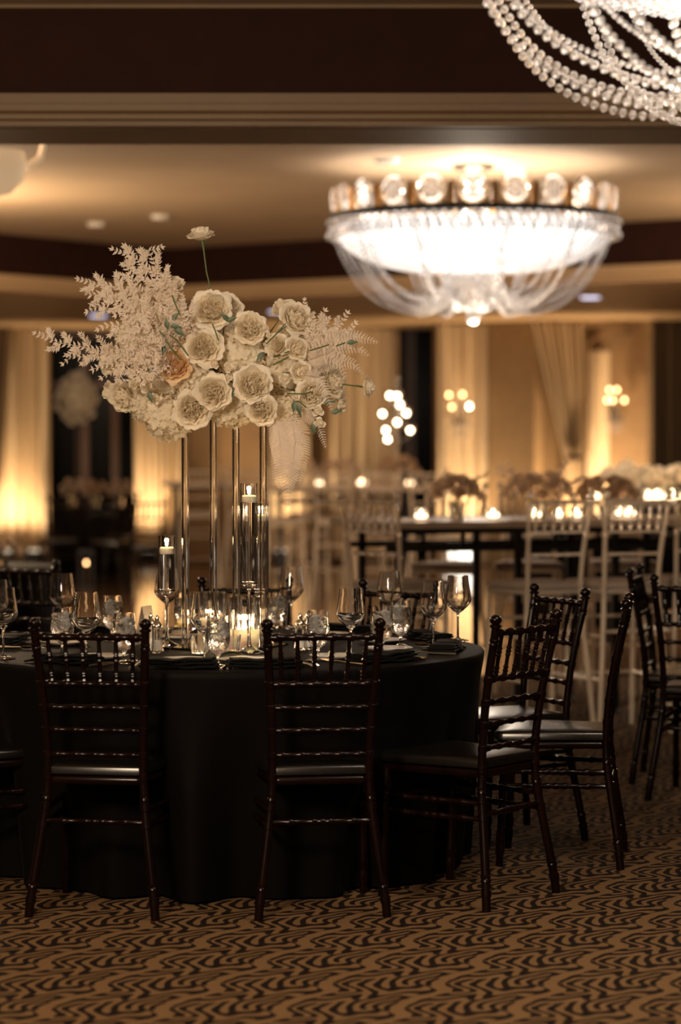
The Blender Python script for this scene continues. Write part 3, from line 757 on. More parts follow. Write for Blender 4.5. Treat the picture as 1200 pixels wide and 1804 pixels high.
def spoon():
    b = MB(); b.tube([(0, -.10, .004), (0, -.02, .007), (0, .035, .008)], [.0042, .003, .0024], 6)
    b.grid(lambda u, v: (.017 * v * cos(u * 2 * pi), .060 + .028 * v * sin(u * 2 * pi), .003 + .008 * v * v), 16, 4, closed=True)
    b.grid(lambda u, v: (.017 * v * cos(u * 2 * pi), .060 + .028 * v * sin(u * 2 * pi), .002 + .008 * v * v), 16, 4, closed=True)
    return b
fk = Proto(tag(fork().build('fork', M['silver']), 'x', 'fork')); kn = Proto(tag(knife().build('knife', M['silver'], smooth=False), 'x', 'knife')); spn = Proto(tag(spoon().build('spoon', M['silver']), 'x', 'spoon'))
pl = Proto(tag(MB().lathe([(.001, 0), (.055, 0), (.085, .010), (.088, .013), (.084, .013), (.052, .005), (.001, .004)], 40, caps=False).build('bread_plate', M['china']), 'x', 'plate'))
SET = [(-98, 'before the left front chair'), (-78, 'before the right front chair'), (-46, 'at the front right edge beside the angled chair'), (-12, 'at the right edge below the furthest right wine glass'), (22, 'at the right rear corner'),
       (55, 'before the far side chair behind the right glasses'), (91, 'before the far side chair behind the clear rods'), (130, 'before the far left chair'), (172, 'at the left edge of the photo'), (-128, 'at the left front beside the cut off wine glass')]
def pol(th, r, off=0):
    a = radians(th); return Vector((TC.x + r * cos(a) - off * sin(a), TC.y + r * sin(a) + off * cos(a), ZT))
for th, w_ in SET:
    rz = radians(th + 90)
    p = pol(th, .80); nap.put(p, rz + rnd.uniform(-.08, .08), 'folded black napkin ' + w_, 'folded napkins')
    p = pol(th, .76, -.150); fk.put(p, rz + rnd.uniform(-.1, .1), 'dinner fork ' + w_, 'forks of the place settings')
    p = pol(th, .74, .148); kn.put(p, rz + rnd.uniform(-.1, .1), 'table knife ' + w_, 'knives of the place settings')
    p = pol(th, .74, .175); spn.put(p, rz + rnd.uniform(-.1, .1), 'spoon ' + w_, 'spoons of the place settings')
    p = pol(th, .60, -.03); pl.put(p, rz, 'white bread plate ' + w_, 'bread plates')

# ============================================================ CENTREPIECE
cx, cy = TC.x - .002, 8.72
stand = thing('flower_stand', 'tall clear stand of four acrylic rods carrying the white flowers', 'stand', (cx, cy, ZT))
MB().box(-.17, .17, -.17, .17, 0, .006, Euler((0, 0, radians(-26))).to_matrix().to_4x4()).build('base_plate', M['acrylic'], stand, smooth=False)
MB().lathe([(.001, .870), (.16, .870), (.16, .880), (.001, .880)], 40).build('top_plate', M['acrylic'], stand, auto=40)
RR, RA = .145, radians(19)
for k in range(4):
    a = RA + k * pi / 2; b = MB(); b.lathe(shell([(.0135, .006), (.0135, .869)], [(.0095, .006), (.0095, .869)]), 24, (RR * cos(a), RR * sin(a), 0), caps=False); b.f += [(k_, (k_ + 1) % 24, 72 + (k_ + 1) % 24, 72 + k_)[::-1] for k_ in range(24)]; b.build('rod', M['acrylic'], stand, auto=40)

def rose_mesh(seed, npet=30, openness=1.0, ruffle=.05, base='rose'):
    R = random.Random(seed); b = MB()
    for i in range(npet):
        t = i / (npet - 1); ang = i * 2.399 + R.uniform(-.3, .3)
        rim = .06 + .84 * t ** .85 * openness; H = .60 - .34 * t ** 1.8; rb = .03 + .10 * t; hs = 1.15 - .50 * t
        curl = .55 * max(0, t - .35); wob = R.uniform(0, 6); tl = R.uniform(-.10, .10); rim *= R.uniform(.86, 1.08); qr = .12 * (1 - t)
        pk = R.uniform(0, .16) * (t > .55)
        def fn(u, v):
            uu = u * 2 - 1
            span = hs * (sin(pi * (.12 + .62 * v)) ** .8)
            ve = v * (1 - .16 * uu * uu + pk * (1 - abs(uu)) ** 2)
            r = rb + (rim - rb) * sin(min(ve, 1.1) * pi * (.62 - .12 * t)) / sin(pi * (.62 - .12 * t)) + ruffle * v * v * sin(uu * 5 + wob) + qr * .5 * sin(uu * 4 + wob) * v
            zb = -.30 + .45 * max(0, 1 - 2.2 * t); z = zb + (H - zb) * ve ** (1.25 - .2 * t) + tl * v
            if t < .5 and ve > .6: r -= (.5 - t) * .35 * (ve - .6)
            if ve > .62: q = (ve - .62) / .38; r += curl * .34 * q * q; z -= curl * .62 * q * q
            a = ang + uu * span
            return (r * cos(a), r * sin(a), z)
        b.grid(fn, 7, 7)
    b.ball((0, 0, .40), .07, 8, 6, 1.6); b.ball((0, 0, -.02), .33, 10, 8, .9); b.ball((0, 0, -.22), .16, 8, 6, .9)  # large ball hidden under the petals, added to bounce light into the centre
    return b
def hydrangea_mesh(seed, nf=95):
    R = random.Random(seed); b = MB()
    b.ball((0, 0, 0), .80, 12, 8)
    for i in range(nf):
        zz = 1 - 2 * (i + .5) / nf; rr_ = sqrt(1 - zz * zz); a = i * 2.399
        d = Vector((rr_ * cos(a), rr_ * sin(a), zz)); q = d.to_track_quat('Z', 'Y').to_matrix().to_4x4()
        mt = Matrix.Translation(d * R.uniform(.84, .96)) @ q @ Euler((R.uniform(-.4, .4), R.uniform(-.4, .4), R.random() * 6)).to_matrix().to_4x4()
        sz = R.uniform(.20, .27)
        for k in range(4):
            ak = k * pi / 2
            def fn(u, v):
                uu = u * 2 - 1; wd = sin(pi * (.08 + .80 * v)) * .62
                x, y = v * cos(ak) - uu * wd * .8 * sin(ak), v * sin(ak) + uu * wd * .8 * cos(ak)
                return (x * sz, y * sz, sz * (.35 * v * v - .25 * uu * uu * v + .06))
            b.grid(fn, 3, 3, mt)
    return b
ROSE = [rose_mesh(s, 46, 1.0, .055).mesh('rose', M['petal']) for s in (1, 2, 3, 4)]
TIGHT = [rose_mesh(s, 24, .82, .03).mesh('rose', M['petal']) for s in (11, 12)]
PEACH = rose_mesh(21, 34, 1.0, .05).mesh('rose', M['peach'])
HYD = [hydrangea_mesh(s).mesh('hydrangea', M['hydrangea']) for s in (1, 2)]
BUD = rose_mesh(31, 12, .75, .02).mesh('spray_rose', M['petal'])
def orient(o, c, face, size, roll=None):
    f_ = Vector(face).normalized(); q = f_.to_track_quat('Z', 'Y'); q = q @ Euler((0, 0, rnd.random() * 6 if roll is None else roll)).to_quaternion()
    o.rotation_mode = 'QUATERNION'; o.rotation_quaternion = q; o.location = c; o.scale = (size,) * 3
arr = thing('flower_arrangement', 'large cascading arrangement of white roses, hydrangea and bleached foliage on the clear stand', 'flowers', (cx, cy, ZT + .88))
O = Vector((cx, cy, ZT + .88)); CORE = Vector((0, 0, .09))
def L(px, py, d): return at(px, py, d) - O
def stem_part(pts, r, name='stem', m='stem', parent=arr): 
    b = MB(); b.tube(pts, r, 6); return b.build(name, M[m], parent)
def place_flower(name, me, px, py, rpx, d, face=None, lab=None, stem=True, k=1.0):
    c = L(px, py, d); sz = rpx / F * d * k
    if face is None: v_ = c - CORE; face = (v_.x * 1.0, -abs(v_.y) * 1.0 - .16, v_.z * .8 + .05)
    o = link(name, me, arr); f_ = Vector(face).normalized(); orient(o, c - f_ * sz * .2, face, sz)
    if lab: o['label'] = lab
    if stem:
        b = MB(); p0 = c - f_ * sz * .45; b.tube([p0, p0.lerp(CORE, .35) - f_ * .02, CORE + (p0 - CORE) * .1], .0022, 5); b.build('stem', M['stem'], arr)
    return o
FL = [ # px, py, r_px, depth, facing
 (299, 503, 29, 8.66, (-.1, -.55, .8)), (373, 545, 38, 8.55, (0, -1, .25)), (404, 541, 30, 8.64, (.5, -.8, .5)), (441, 577, 31, 8.50, (.2, -1, .35)),
 (496, 541, 25, 8.66, (-.4, -.6, .7)), (523, 560, 34, 8.58, (.55, -.8, .35)), (358, 612, 36, 8.46, (.1, -1, .1)), (263, 571, 30, 8.55, (.15, -1, .1)),
 (524, 614, 27, 8.50, (.5, -.9, .1)), (446, 677, 37, 8.42, (.2, -1, .1)), (338, 721, 35, 8.44, (.15, -1, -.1)), (376, 692, 33, 8.40, (0, -1, -.1)),
 (461, 722, 30, 8.44, (0, -1, -.1)), (551, 694, 29, 8.48, (.45, -1, -.1)), (191, 631, 28, 8.68, (-.6, -.5, .1)), (217, 700, 31, 8.62, (-.5, -.8, -.35)),
 (192, 692, 25, 8.70, (-.8, -.5, -.3)), (251, 522, 25, 8.68, (-.3, -.8, .5)), (590, 672, 28, 8.62, (.7, -.7, .1)), (600, 712, 24, 8.66, (.8, -.5, -.2)),
 (488, 606, 26, 8.56, (-.1, -1, .3)), (531, 654, 25, 8.48, (.5, -.8, .1)), (240, 610, 26, 8.66, (-.4, -.8, .2)), (290, 603, 24, 8.66, (-.2, -.9, .3)), (505, 590, 26, 8.68, (.1, -1, .5)),
 (325, 580, 24, 8.72, (-.1, -.8, .6)), (575, 630, 24, 8.72, (.6, -.6, .4)), (240, 660, 24, 8.70, (-.5, -.8, 0))]
for i, (px, py, r, d, fc) in enumerate(FL): place_flower('rose', ROSE[i % 4] if r > 27 else TIGHT[i % 2], px, py, r, d, fc, k=1.08)
place_flower('rose', PEACH, 308, 644, 33, 8.50, (-.1, -1, .2), 'soft peach rose', k=1.1)
for i, (px, py, r) in enumerate([(257, 683, 14), (275, 701, 13), (378, 641, 12), (401, 648, 11), (384, 663, 11), (401, 667, 10), (560, 724, 13), (563, 746, 13), (470, 607, 8), (478, 625, 8), (474, 590, 8), (500, 668, 12), (518, 700, 12), (236, 676, 12)]):
    place_flower('spray_rose', BUD, px, py, r, 8.42 if px > 360 else 8.46, (rnd.uniform(-.3, .3), -1, rnd.uniform(-.1, .3)), stem=False, k=1.15)
for i, (px, py, r, d) in enumerate([(294, 735, 46, 8.58), (423, 628, 50, 8.60), (408, 718, 42, 8.56), (500, 655, 42, 8.62), (258, 716, 34, 8.64), (500, 722, 34, 8.60), (335, 662, 42, 8.60),
        (560, 680, 36, 8.68), (300, 680, 36, 8.66), (450, 640, 40, 8.74), (350, 640, 44, 8.80), (280, 620, 38, 8.76), (540, 620, 36, 8.78), (400, 600, 40, 8.80), (400, 690, 50, 8.84), (490, 690, 44, 8.86), (300, 700, 44, 8.86), (230, 590, 30, 8.78)]):
    o = link('hydrangea', HYD[i % 2], arr); o.location = L(px, py, d); s_ = r / F * d; o.scale = (s_, s_, s_ * .85); o.rotation_euler = (rnd.random(), rnd.random(), rnd.random() * 6)
# the solitary rose above and the one reaching to the right
o = place_flower('rose', ROSE[1], 355, 411, 24, 8.62, (-.02, -.30, 1), 'solitary rose held high above the rest', stem=False, k=1.12)
stem_part([L(357, 424, 8.62), L(359, 440, 8.62), L(364, 480, 8.61), L(369, 500, 8.61), L(367, 512, 8.61), L(372, 560, 8.7)], [.0045, .003, .0026, .0028, .0024, .0024])
b = MB()
for k in range(5): a = k * 1.257; b.tube([L(357, 424, 8.62), L(357 + 9 * cos(a), 426 + 3 * sin(a), 8.62 + .01 * sin(a))], [.003, .0006], 5)
b.build('calyx', M['stem'], arr)
place_flower('rose', ROSE[2], 650, 682, 21, 8.60, (1, -.35, .1), 'rose reaching out to the right', stem=False, k=1.05)
stem_part([L(641, 682, 8.60), L(630, 680, 8.60), L(618, 679, 8.60), L(560, 670, 8.68)], [.004, .003, .0025, .0025])
for pts in ([(320, 634), (300, 612), (288, 592), (281, 583)], [(332, 627), (312, 600), (297, 588)], [(303, 520), (309, 536), (318, 556)], [(503, 570), (487, 588), (469, 606)], [(509, 628), (495, 636), (481, 643)], [(545, 618), (565, 612), (580, 607)], [(552, 690), (533, 694), (508, 693)],
            [(385, 600), (380, 585), (374, 570)], [(540, 718), (528, 708), (517, 706)], [(592, 610), (602, 606), (608, 604)]):
    stem_part([L(x, y, 8.42) for x, y in pts], .0025)
def leaf_mesh(b, p, dirv, nrm, ln, wd, bend=.2):
    d_ = Vector(dirv).normalized(); n_ = Vector(nrm); s_ = d_.cross(n_).normalized(); n_ = s_.cross(d_)
    prof = [(0, .08), (.20, .70), (.42, 1), (.72, .50), (1, .01)]
    vs = []; fs = []
    for q, w_ in prof:
        c = Vector(p) + d_ * ln * q - n_ * bend * ln * q * q
        vs += [c - s_ * wd * w_ * .5 + n_ * wd * .12 * w_, c, c + s_ * wd * w_ * .5 + n_ * wd * .12 * w_]
    for i in range(4):
        for j in range(2): k = i * 3 + j; fs.append((k, k + 1, k + 4, k + 3))
    b.add(vs, fs)
for i, (x, y, dx, dy) in enumerate([(519, 706, -.1, -1), (524, 712, .3, -1), (302, 566, .5, .6), (300, 574, .9, -.1), (296, 580, -.2, 1), (308, 580, .9, -.6), (404, 566, -.5, .5), (570, 710, 1, .2), (583, 728, 1, .3), (398, 566, .8, .3), (409, 684, 0, -1), (550, 745, .2, -1), (465, 620, -.6, -.7), (610, 604, 1, .1), (292, 606, -.3, -1), (258, 648, 1, -.3), (262, 690, .3, -.9)]):
    b = MB(); leaf_mesh(b, L(x, y, 8.42), (dx, -.2, dy), (0, -1, .2), .042, .020); b.build('leaf', M['leaf'], arr)
def ruscus(name, pts, dens=26, ln=.028, m='bleached', sub=True):
    """bleached branch: curved stem with alternate pointed leaves and side twigs"""
    P_ = [Vector(p) for p in pts]; b = MB()
    def walk(P2, n_, ln_, r0):
        seg = [(P2[i + 1] - P2[i]).length for i in range(len(P2) - 1)]; T = sum(seg); out = []
        for i in range(n_ + 1):
            s_ = T * i / n_; j = 0
            while j < len(seg) - 1 and s_ > seg[j]: s_ -= seg[j]; j += 1
            out.append(P2[j].lerp(P2[j + 1], min(s_ / seg[j], 1)))
        b.tube(out, [r0 * (1 - .7 * i / n_) for i in range(n_ + 1)], 5)
        for i in range(1, n_ + 1):
            d_ = (out[i] - out[i - 1]).normalized(); q = i / n_
            for sgn in (-1, 1):
                side = d_.cross(Vector((rnd.uniform(-.5, .5), -1, rnd.uniform(-.5, .5)))).normalized() * sgn
                dv = d_ * rnd.uniform(.5, 1.0) + side * rnd.uniform(.6, 1.0) + Vector((0, rnd.uniform(-.6, .3), 0))
                leaf_mesh(b, out[i], dv, (rnd.uniform(-.5, .5), -1, rnd.uniform(-.3, .5)), ln_ * rnd.uniform(.75, 1.15) * (1.1 - .45 * q), ln_ * .29, rnd.uniform(-.1, .35))
        leaf_mesh(b, out[-1], d_, (0, -1, .2), ln_ * .7, ln_ * .25)
        return out
    main = walk(P_, dens, ln, .0022)
    if sub:
        for i in range(2, dens - 2, 2):
            d_ = (main[i + 1] - main[i]).normalized(); sgn = 1 if (i // 2) % 2 else -1
            side = d_.cross(Vector((0, -1, 0))) * sgn
            l2 = (.095 - .06 * i / dens) * rnd.uniform(.8, 1.2)
            e1 = main[i] + (d_ * .7 + side * .7 + Vector((0, rnd.uniform(-.6, .2), 0))).normalized() * l2
            walk([main[i], main[i].lerp(e1, .5) + side * .006, e1], 7, ln * .85, .0013)
    return b.build(name, M[m], arr)
dR = 8.56
for pts, n_, ln in [
    ([(330, 600, 8.7), (292, 520, 8.62), (268, 478, 8.60), (240, 455, 8.6), (200, 440, 8.6)], 30, .030),
    ([(335, 590, 8.7), (290, 505, 8.60), (275, 470, 8.62), (262, 442, 8.6), (284, 436, 8.62)], 24, .028),
    ([(320, 610, 8.7), (250, 530, 8.58), (205, 505, 8.56), (165, 500, 8.56), (140, 492, 8.56)], 32, .030),
    ([(320, 610, 8.7), (245, 550, 8.52), (200, 532, 8.50), (172, 540, 8.5), (155, 548, 8.5)], 28, .028),
    ([(310, 615, 8.7), (260, 590, 8.46), (215, 572, 8.44), (190, 574, 8.44), (174, 580, 8.44)], 24, .028),
    ([(310, 640, 8.7), (215, 628, 8.52), (150, 612, 8.50), (105, 604, 8.50), (63, 587, 8.52)], 34, .028),
    ([(300, 640, 8.7), (210, 622, 8.56), (170, 630, 8.5), (125, 628, 8.5), (112, 640, 8.5)], 26, .024),
    ([(300, 640, 8.66), (240, 630, 8.46), (205, 640, 8.44), (165, 650, 8.44)], 22, .026),
    ([(330, 620, 8.6), (270, 610, 8.44), (235, 620, 8.42), (215, 600, 8.42)], 22, .028),
    ([(330, 640, 8.6), (280, 640, 8.42), (240, 655, 8.40), (220, 650, 8.40)], 20, .026),
    ([(320, 650, 8.6), (260, 650, 8.42), (228, 672, 8.40), (215, 672, 8.42)], 18, .026),
    ([(340, 610, 8.6), (315, 560, 8.5), (300, 540, 8.46), (285, 545, 8.46)], 18, .026),
    ([(340, 610, 8.6), (335, 580, 8.44), (325, 560, 8.44), (322, 530, 8.46)], 18, .024),
    ([(320, 610, 8.7), (240, 500, 8.6), (222, 470, 8.6), (232, 448, 8.6)], 26, .028),
    ([(320, 610, 8.7), (230, 540, 8.56), (190, 515, 8.56), (160, 520, 8.56), (148, 512, 8.56)], 28, .028),
    ([(320, 610, 8.7), (270, 560, 8.5), (230, 545, 8.48), (205, 555, 8.48)], 22, .028),
    ([(320, 620, 8.6), (275, 590, 8.44), (245, 575, 8.42), (225, 560, 8.42)], 20, .026),
    ([(320, 630, 8.6), (260, 625, 8.44), (220, 640, 8.42), (180, 665, 8.44)], 20, .026),
    ([(330, 620, 8.6), (290, 600, 8.40), (262, 632, 8.40), (268, 655, 8.40)], 16, .024),
    ([(540, 640, 8.7), (575, 580, 8.56), (560, 565, 8.55), (572, 548, 8.55)], 18, .024),
    ([(520, 640, 8.7), (580, 590, 8.6), (600, 570, 8.58), (612, 552, 8.58)], 20, .024),
    ([(530, 640, 8.7), (590, 600, 8.6), (625, 570, 8.58)], 18, .024),
    ([(520, 600, 8.7), (540, 560, 8.62), (537, 530, 8.6)], 16, .022),
    ([(530, 620, 8.6), (560, 590, 8.54), (590, 580, 8.52)], 18, .026),
    ([(530, 640, 8.6), (570, 610, 8.54), (610, 612, 8.52)], 18, .026)]:
    ruscus('ruscus_branch', [L(*p) for p in pts], n_, ln)
def fern(pts, n_=30, wmax=.052, m='bleached'):
    P_ = [Vector(p) for p in pts]; b = MB(); seg = [(P_[i + 1] - P_[i]).length for i in range(len(P_) - 1)]; T = sum(seg); out = []
    for i in range(n_ + 1):
        s_ = T * i / n_; j = 0
        while j < len(seg) - 1 and s_ > seg[j]: s_ -= seg[j]; j += 1
        out.append(P_[j].lerp(P_[j + 1], min(s_ / seg[j], 1)))
    b.tube(out, [.0016 * (1 - .8 * i / n_) + .0003 for i in range(n_ + 1)], 5)
    for i in range(2, n_):
        q = i / n_; w_ = wmax * min(1, .45 + q * 2.2) * (1 - q) ** .75 + .003
        d_ = (out[i] - out[i - 1]).normalized()
        for sgn in (-1, 1):
            side = d_.cross(Vector((0, -1, 0))).normalized() * sgn
            dv = (d_ * .45 + side + Vector((0, rnd.uniform(-.15, .15), 0))).normalized(); nl = 10
            for k in range(1, nl + 1):
                p = out[i] + dv * w_ * k / nl - Vector((0, 0, .10 * w_ * (k / nl) ** 2))
                for s2 in (-1, 1):
                    ls = w_ / nl * 1.45 * (1.15 - .7 * k / nl) + .001
                    e = p + (dv.cross(Vector((0, -1, 0))) * s2 + dv * .7).normalized() * ls
                    t_ = dv * w_ / nl * .62
                    b.add([p - t_, p + t_, e], [(0, 1, 2)])
            b.tube([out[i], out[i] + dv * w_ - Vector((0, 0, .10 * w_))], [.0006, .0002], 3)
    return b.build('fern_frond', M[m], arr, smooth=False)
for pts, n_, w_ in [
    ([(490, 730, 8.5), (505, 765, 8.46), (512, 810, 8.45), (508, 850, 8.45), (507, 893, 8.45)], 34, .058),
    ([(500, 730, 8.55), (495, 770, 8.52), (488, 810, 8.5), (484, 850, 8.5)], 28, .040),
    ([(510, 725, 8.5), (530, 760, 8.48), (536, 800, 8.46), (528, 850, 8.47)], 28, .036),
    ([(530, 720, 8.5), (552, 738, 8.45), (566, 762, 8.45), (574, 790, 8.45)], 22, .026),
    ([(500, 735, 8.5), (508, 775, 8.5), (520, 820, 8.47), (524, 850, 8.47)], 30, .040),
    ([(540, 640, 8.6), (585, 610, 8.5), (630, 612, 8.48), (652, 628, 8.48)], 26, .046),
    ([(485, 735, 8.47), (492, 770, 8.45), (496, 815, 8.44), (492, 862, 8.44)], 32, .044),
    ([(512, 735, 8.47), (520, 775, 8.45), (515, 825, 8.44), (512, 868, 8.44)], 32, .046),
    ([(540, 620, 8.6), (590, 595, 8.52), (630, 592, 8.5), (668, 604, 8.5)], 28, .048),
    ([(540, 640, 8.6), (590, 632, 8.48), (622, 640, 8.46), (641, 660, 8.46)], 26, .046),
    ([(530, 640, 8.6), (570, 625, 8.45), (600, 640, 8.44), (612, 668, 8.44)], 24, .044),
    ([(530, 660, 8.5), (560, 665, 8.42), (575, 690, 8.40), (585, 725, 8.42)], 22, .034),
    ([(500, 650, 8.6), (560, 610, 8.5), (600, 585, 8.5), (630, 575, 8.5)], 22, .040)]:
    fern([L(*p) for p in pts], n_, w_)

# ============================================================ HIGHTOPS, STOOLS AND THINGS BEHIND
ZH = 1.06
def hightop(name, px0, d0, px1, d1, depth, label, legs_near=None, top_m='linen2', bars=True, group=None, thick=.035):
    a = Vector((PX(px0, d0, 1), d0, 0)); c = Vector((PX(px1, d1, 1), d1, 0)); ux = (c - a).normalized(); uy = Vector((-ux.y, ux.x, 0)); Ln = (c - a).length
    t = thing(name, label, 'table', a, atan2(ux.y, ux.x), group)
    b = MB(); b.box(0, Ln, 0, depth, ZH - thick, ZH); b.build('tabletop', M[top_m], t, smooth=False)
    for y_ in (.06, depth - .06):
        b = MB(); b.box(.08, Ln - .08, y_ - .012, y_ + .012, ZH - thick - .03, ZH - thick)
        if bars:
            b.box(.1, Ln - .1, y_ - .012, y_ + .012, .90, .93); n_ = int(Ln / .45)
            for i in range(1, n_): b.box(Ln * i / n_ - .01, Ln * i / n_ + .01, y_ - .01, y_ + .01, .93, ZH - thick - .03)
        b.build('apron_frame', M['black'], t, smooth=False)
    for x_ in legs_near or (.12, Ln - .12):
        for y_ in (.06, depth - .06):
            b = MB(); b.box(x_ - .018, x_ + .018, y_ - .018, y_ + .018, .02, ZH - thick); b.lathe([(.03, 0), (.03, .012), (.018, .022)], 10, (x_, y_, 0)); b.build('leg', M['black'], t, smooth=False)
    return t, a, ux, uy, Ln
H1, hA, hux, huy, hL = hightop('hightop_table', 655, 12.95, 1300, 13.55, .80, 'pale topped black framed hightop table behind the round table at right', legs_near=(.17, .85, 1.42, 1.9))
def hp(px, off):    # a point on the front hightop at a pixel column
    d = 12.95 + off
    for _ in range(5):
        x = PX(px, d, 1.06); k = (x - hA.x) / hux.x; d = hA.y + hux.y * k + off
    return (PX(px, d, 1.06), d, ZH)
def mk_votive():
    t = thing('votive_candle', 'x', 'candle')
    MB().lathe(shell([(.001, 0), (.022, 0), (.034, .015), (.038, .035), (.034, .055), (.026, .068)], [(.001, .004), (.020, .005), (.031, .016), (.035, .035), (.031, .055), (.0235, .068)]), 20, caps=False).build('glass', M['glass'], t)
    MB().lathe([(.001, .014), (.026, .014), (.033, .022), (.033, .036), (.001, .037)], 18, caps=False).build('wax', M['votive'], t)
    b = MB(); flame(b, (0, 0, .037), .022, .005); b.build('flame', M['flame'], t)
    return t
vot = Proto(mk_votive())
for px, off, lb in [(742, .30, 'lit globe votive at the left end of the near hightop'), (869, .30, 'lit globe votive right of the small rose posy on the near hightop'),
                    (943, .35, 'lit votive seen through the left clear stool back'), (985, .30, 'lit votive left of the middle posy base'), (1016, .32, 'lit votive just left of the third posy'),
                    (1095, .5, 'lit votive behind the right clear stool back'), (1110, .45, 'second lit votive behind the right clear stool back')]:
    vot.put(hp(px, off), 0, lb, 'lit votives on the near hightop', scale=1.0)
ROSE_B = rose_mesh(41, 16, .95, .04).mesh('rose', M['blush']); ROSE_T = rose_mesh(42, 16, .95, .04).mesh('rose', M['tawny'])
ROSE_W = rose_mesh(43, 16, .95, .04).mesh('rose', M['petal'])
def posy(loc, w, h, label, n_=12, me=ROSE_B, sprigs=0, seed=1, name='rose_posy', group='low rose posies', vase=True, rs=.055, parent_h=.10):
    R = random.Random(seed); t = thing(name, label, 'flowers', loc, 0, group)
    if vase:
        MB().lathe(shell([(.001, 0), (.035, 0), (.040, .004), (.045, parent_h)], [(.001, .01), (.036, .011), (.041, parent_h)]), 20, caps=False).build('vase', M['glass'], t)
        MB().lathe([(.001, .0115), (.0355, .012), (.038, parent_h * .7), (.001, parent_h * .7)], 18, caps=False).build('water', M['water'], t)
        b = MB()
        for k in range(6): a = k * 1.05; b.tube([(.02 * cos(a + 2), .02 * sin(a + 2), .015), (.015 * cos(a), .015 * sin(a), parent_h + .05)], .003, 5)
        b.build('stems', M['stem'], t)
    for i in range(n_):
        q = (i + .5) / n_; zz = q ** .8; a = i * 2.399; rr_ = sqrt(max(0, 1 - zz * zz * .9))
        p = Vector((w * rr_ * cos(a), w * .7 * rr_ * sin(a), parent_h + .02 + h * zz * .75)); s_ = rs * R.uniform(.85, 1.2)
        o = link('rose', me, t); f_ = Vector((p.x / w, p.y / w, (p.z - parent_h) / h * .9 + .1)); orient(o, p, f_, s_)
    for k in range(sprigs):
        a = (-1 if k % 2 else 1) * R.uniform(.5, 1.15); b = MB(); e = Vector((sin(a) * w * 1.65, R.uniform(-.04, .04), parent_h + cos(a) * h * 1.5)); s0 = Vector((0, 0, parent_h + .02))
        b.tube([s0, s0.lerp(e, .5) + Vector((0, 0, .02)), e], .002, 4)
        for i in range(7):
            p = s0.lerp(e, .45 + .09 * i); leaf_mesh(b, p, (R.uniform(-1, 1), R.uniform(-.5, .5), R.uniform(-.2, 1)), (0, -1, .2), .035, .022)
        b.build('sprig', M['blush'], t)
    return t
posy(hp(805, .38), .13, .14, 'blush rose posy in a clear vase at the left of the near hightop', 13, ROSE_B, 2, 3)
posy(hp(948, .45), .19, .17, 'widest blush rose posy on the near hightop, with curly sprigs', 22, ROSE_B, 6, 4, parent_h=.09)
posy(hp(1068, .42), .15, .13, 'tawny rose posy on the near hightop, behind the right clear stool', 14, ROSE_T, 0, 5, parent_h=.10)
# clear stools at the near hightop
def st_at(px, d, rot, label, group='clear stools at the near hightop'): stool.put((PX(px, d, 1.0), d, 0), radians(rot), label, group)
st_at(662, 12.45, -36, 'clear resin bar stool at the left end of the near hightop, turned sideways')
st_at(977, 12.35, 24, 'clear resin bar stool with its back to us, left of the two at the hightop')
st_at(1113, 12.45, 20, 'clear resin bar stool with its back to us, right of the two at the hightop')
st_at(1240, 12.8, 14, 'clear resin bar stool at the right edge with only its seat in view')
for px, d, r, lb in [(800, 14.6, 168, 'clear resin bar stool on the far side behind the left rose posy'), (932, 14.75, 175, 'clear resin bar stool on the far side behind the widest posy'), (1085, 14.9, 182, 'clear resin bar stool on the far side behind the tawny posy')]:
    st_at(px, d, r, lb, 'clear stools on the far side of the near hightop')
# second hightop with many candles and white roses at the right
H2, a2, u2, v2, L2 = hightop('hightop_table', 1040, 17.6, 1420, 17.0, .8, 'hightop table at the right edge crowded with white roses and candles', bars=False)
for i, (px, d, w_, h_, lb) in enumerate([(1128, 17.8, .16, .15, 'white rose posy right of the tawny one on the rear right hightop'), (1178, 17.7, .18, .15, 'white rose posy at the right edge on the rear right hightop'), (1087, 18.1, .13, .14, 'white rose posy peeking above the tawny one')]):
    posy((PX(px, d, 1.1), d, ZH), w_, h_, lb, 14, ROSE_W, 0, 10 + i, group='white rose posies')
bl = []
for i, (px, py) in enumerate([(1102, 828), (1088, 842), (1120, 848), (1172, 842), (1150, 856)]):
    d = 18.4; p = at(px, py, d); o = link('white_flower', ROSE_W); orient(o, p, (0, -1, .4), .09); o['skip'] = 1; bl.append(o)
tall = thing('tall_rose_bunch', 'airy bunch of white roses rising over the rear right posies', 'flowers', (PX(1120, 18.4, 1.3), 18.4, ZH))
MB().lathe(shell([(.001, 0), (.05, 0), (.055, .16)], [(.001, .01), (.05, .16)]), 18, caps=False).build('vase', M['glass'], tall)
for o in bl:
    o.location = Vector(o.location) - Vector(tall.location); o.name = 'rose'; o.parent = tall; del o['skip']
    b = MB(); b.tube([(0, 0, .02), Vector(o.location) * .5 + Vector((0, 0, .04)), o.location], .004, 5); b.build('stem', M['stem'], tall)
vt2 = [(1037, 884, 'beside the tied curtain foot'), (1050, 901, 'just below it'), (1142, 903, 'right of the stool post'), (1156, 884, 'above the right stool'), (1160, 903, 'under the right posy'), (1183, 899, 'near the right edge, bright'), (1194, 903, 'at the very right edge')]
for i, (px, py, lb) in enumerate(vt2):
    d = 17.45 + .05 * i if px > 1060 else 17.7; vot.put((PX(px, d, 1.1), d, ZH), 0, 'lit votive on the rear right hightop, ' + lb, 'lit votives on the rear right hightop', scale=1.25)
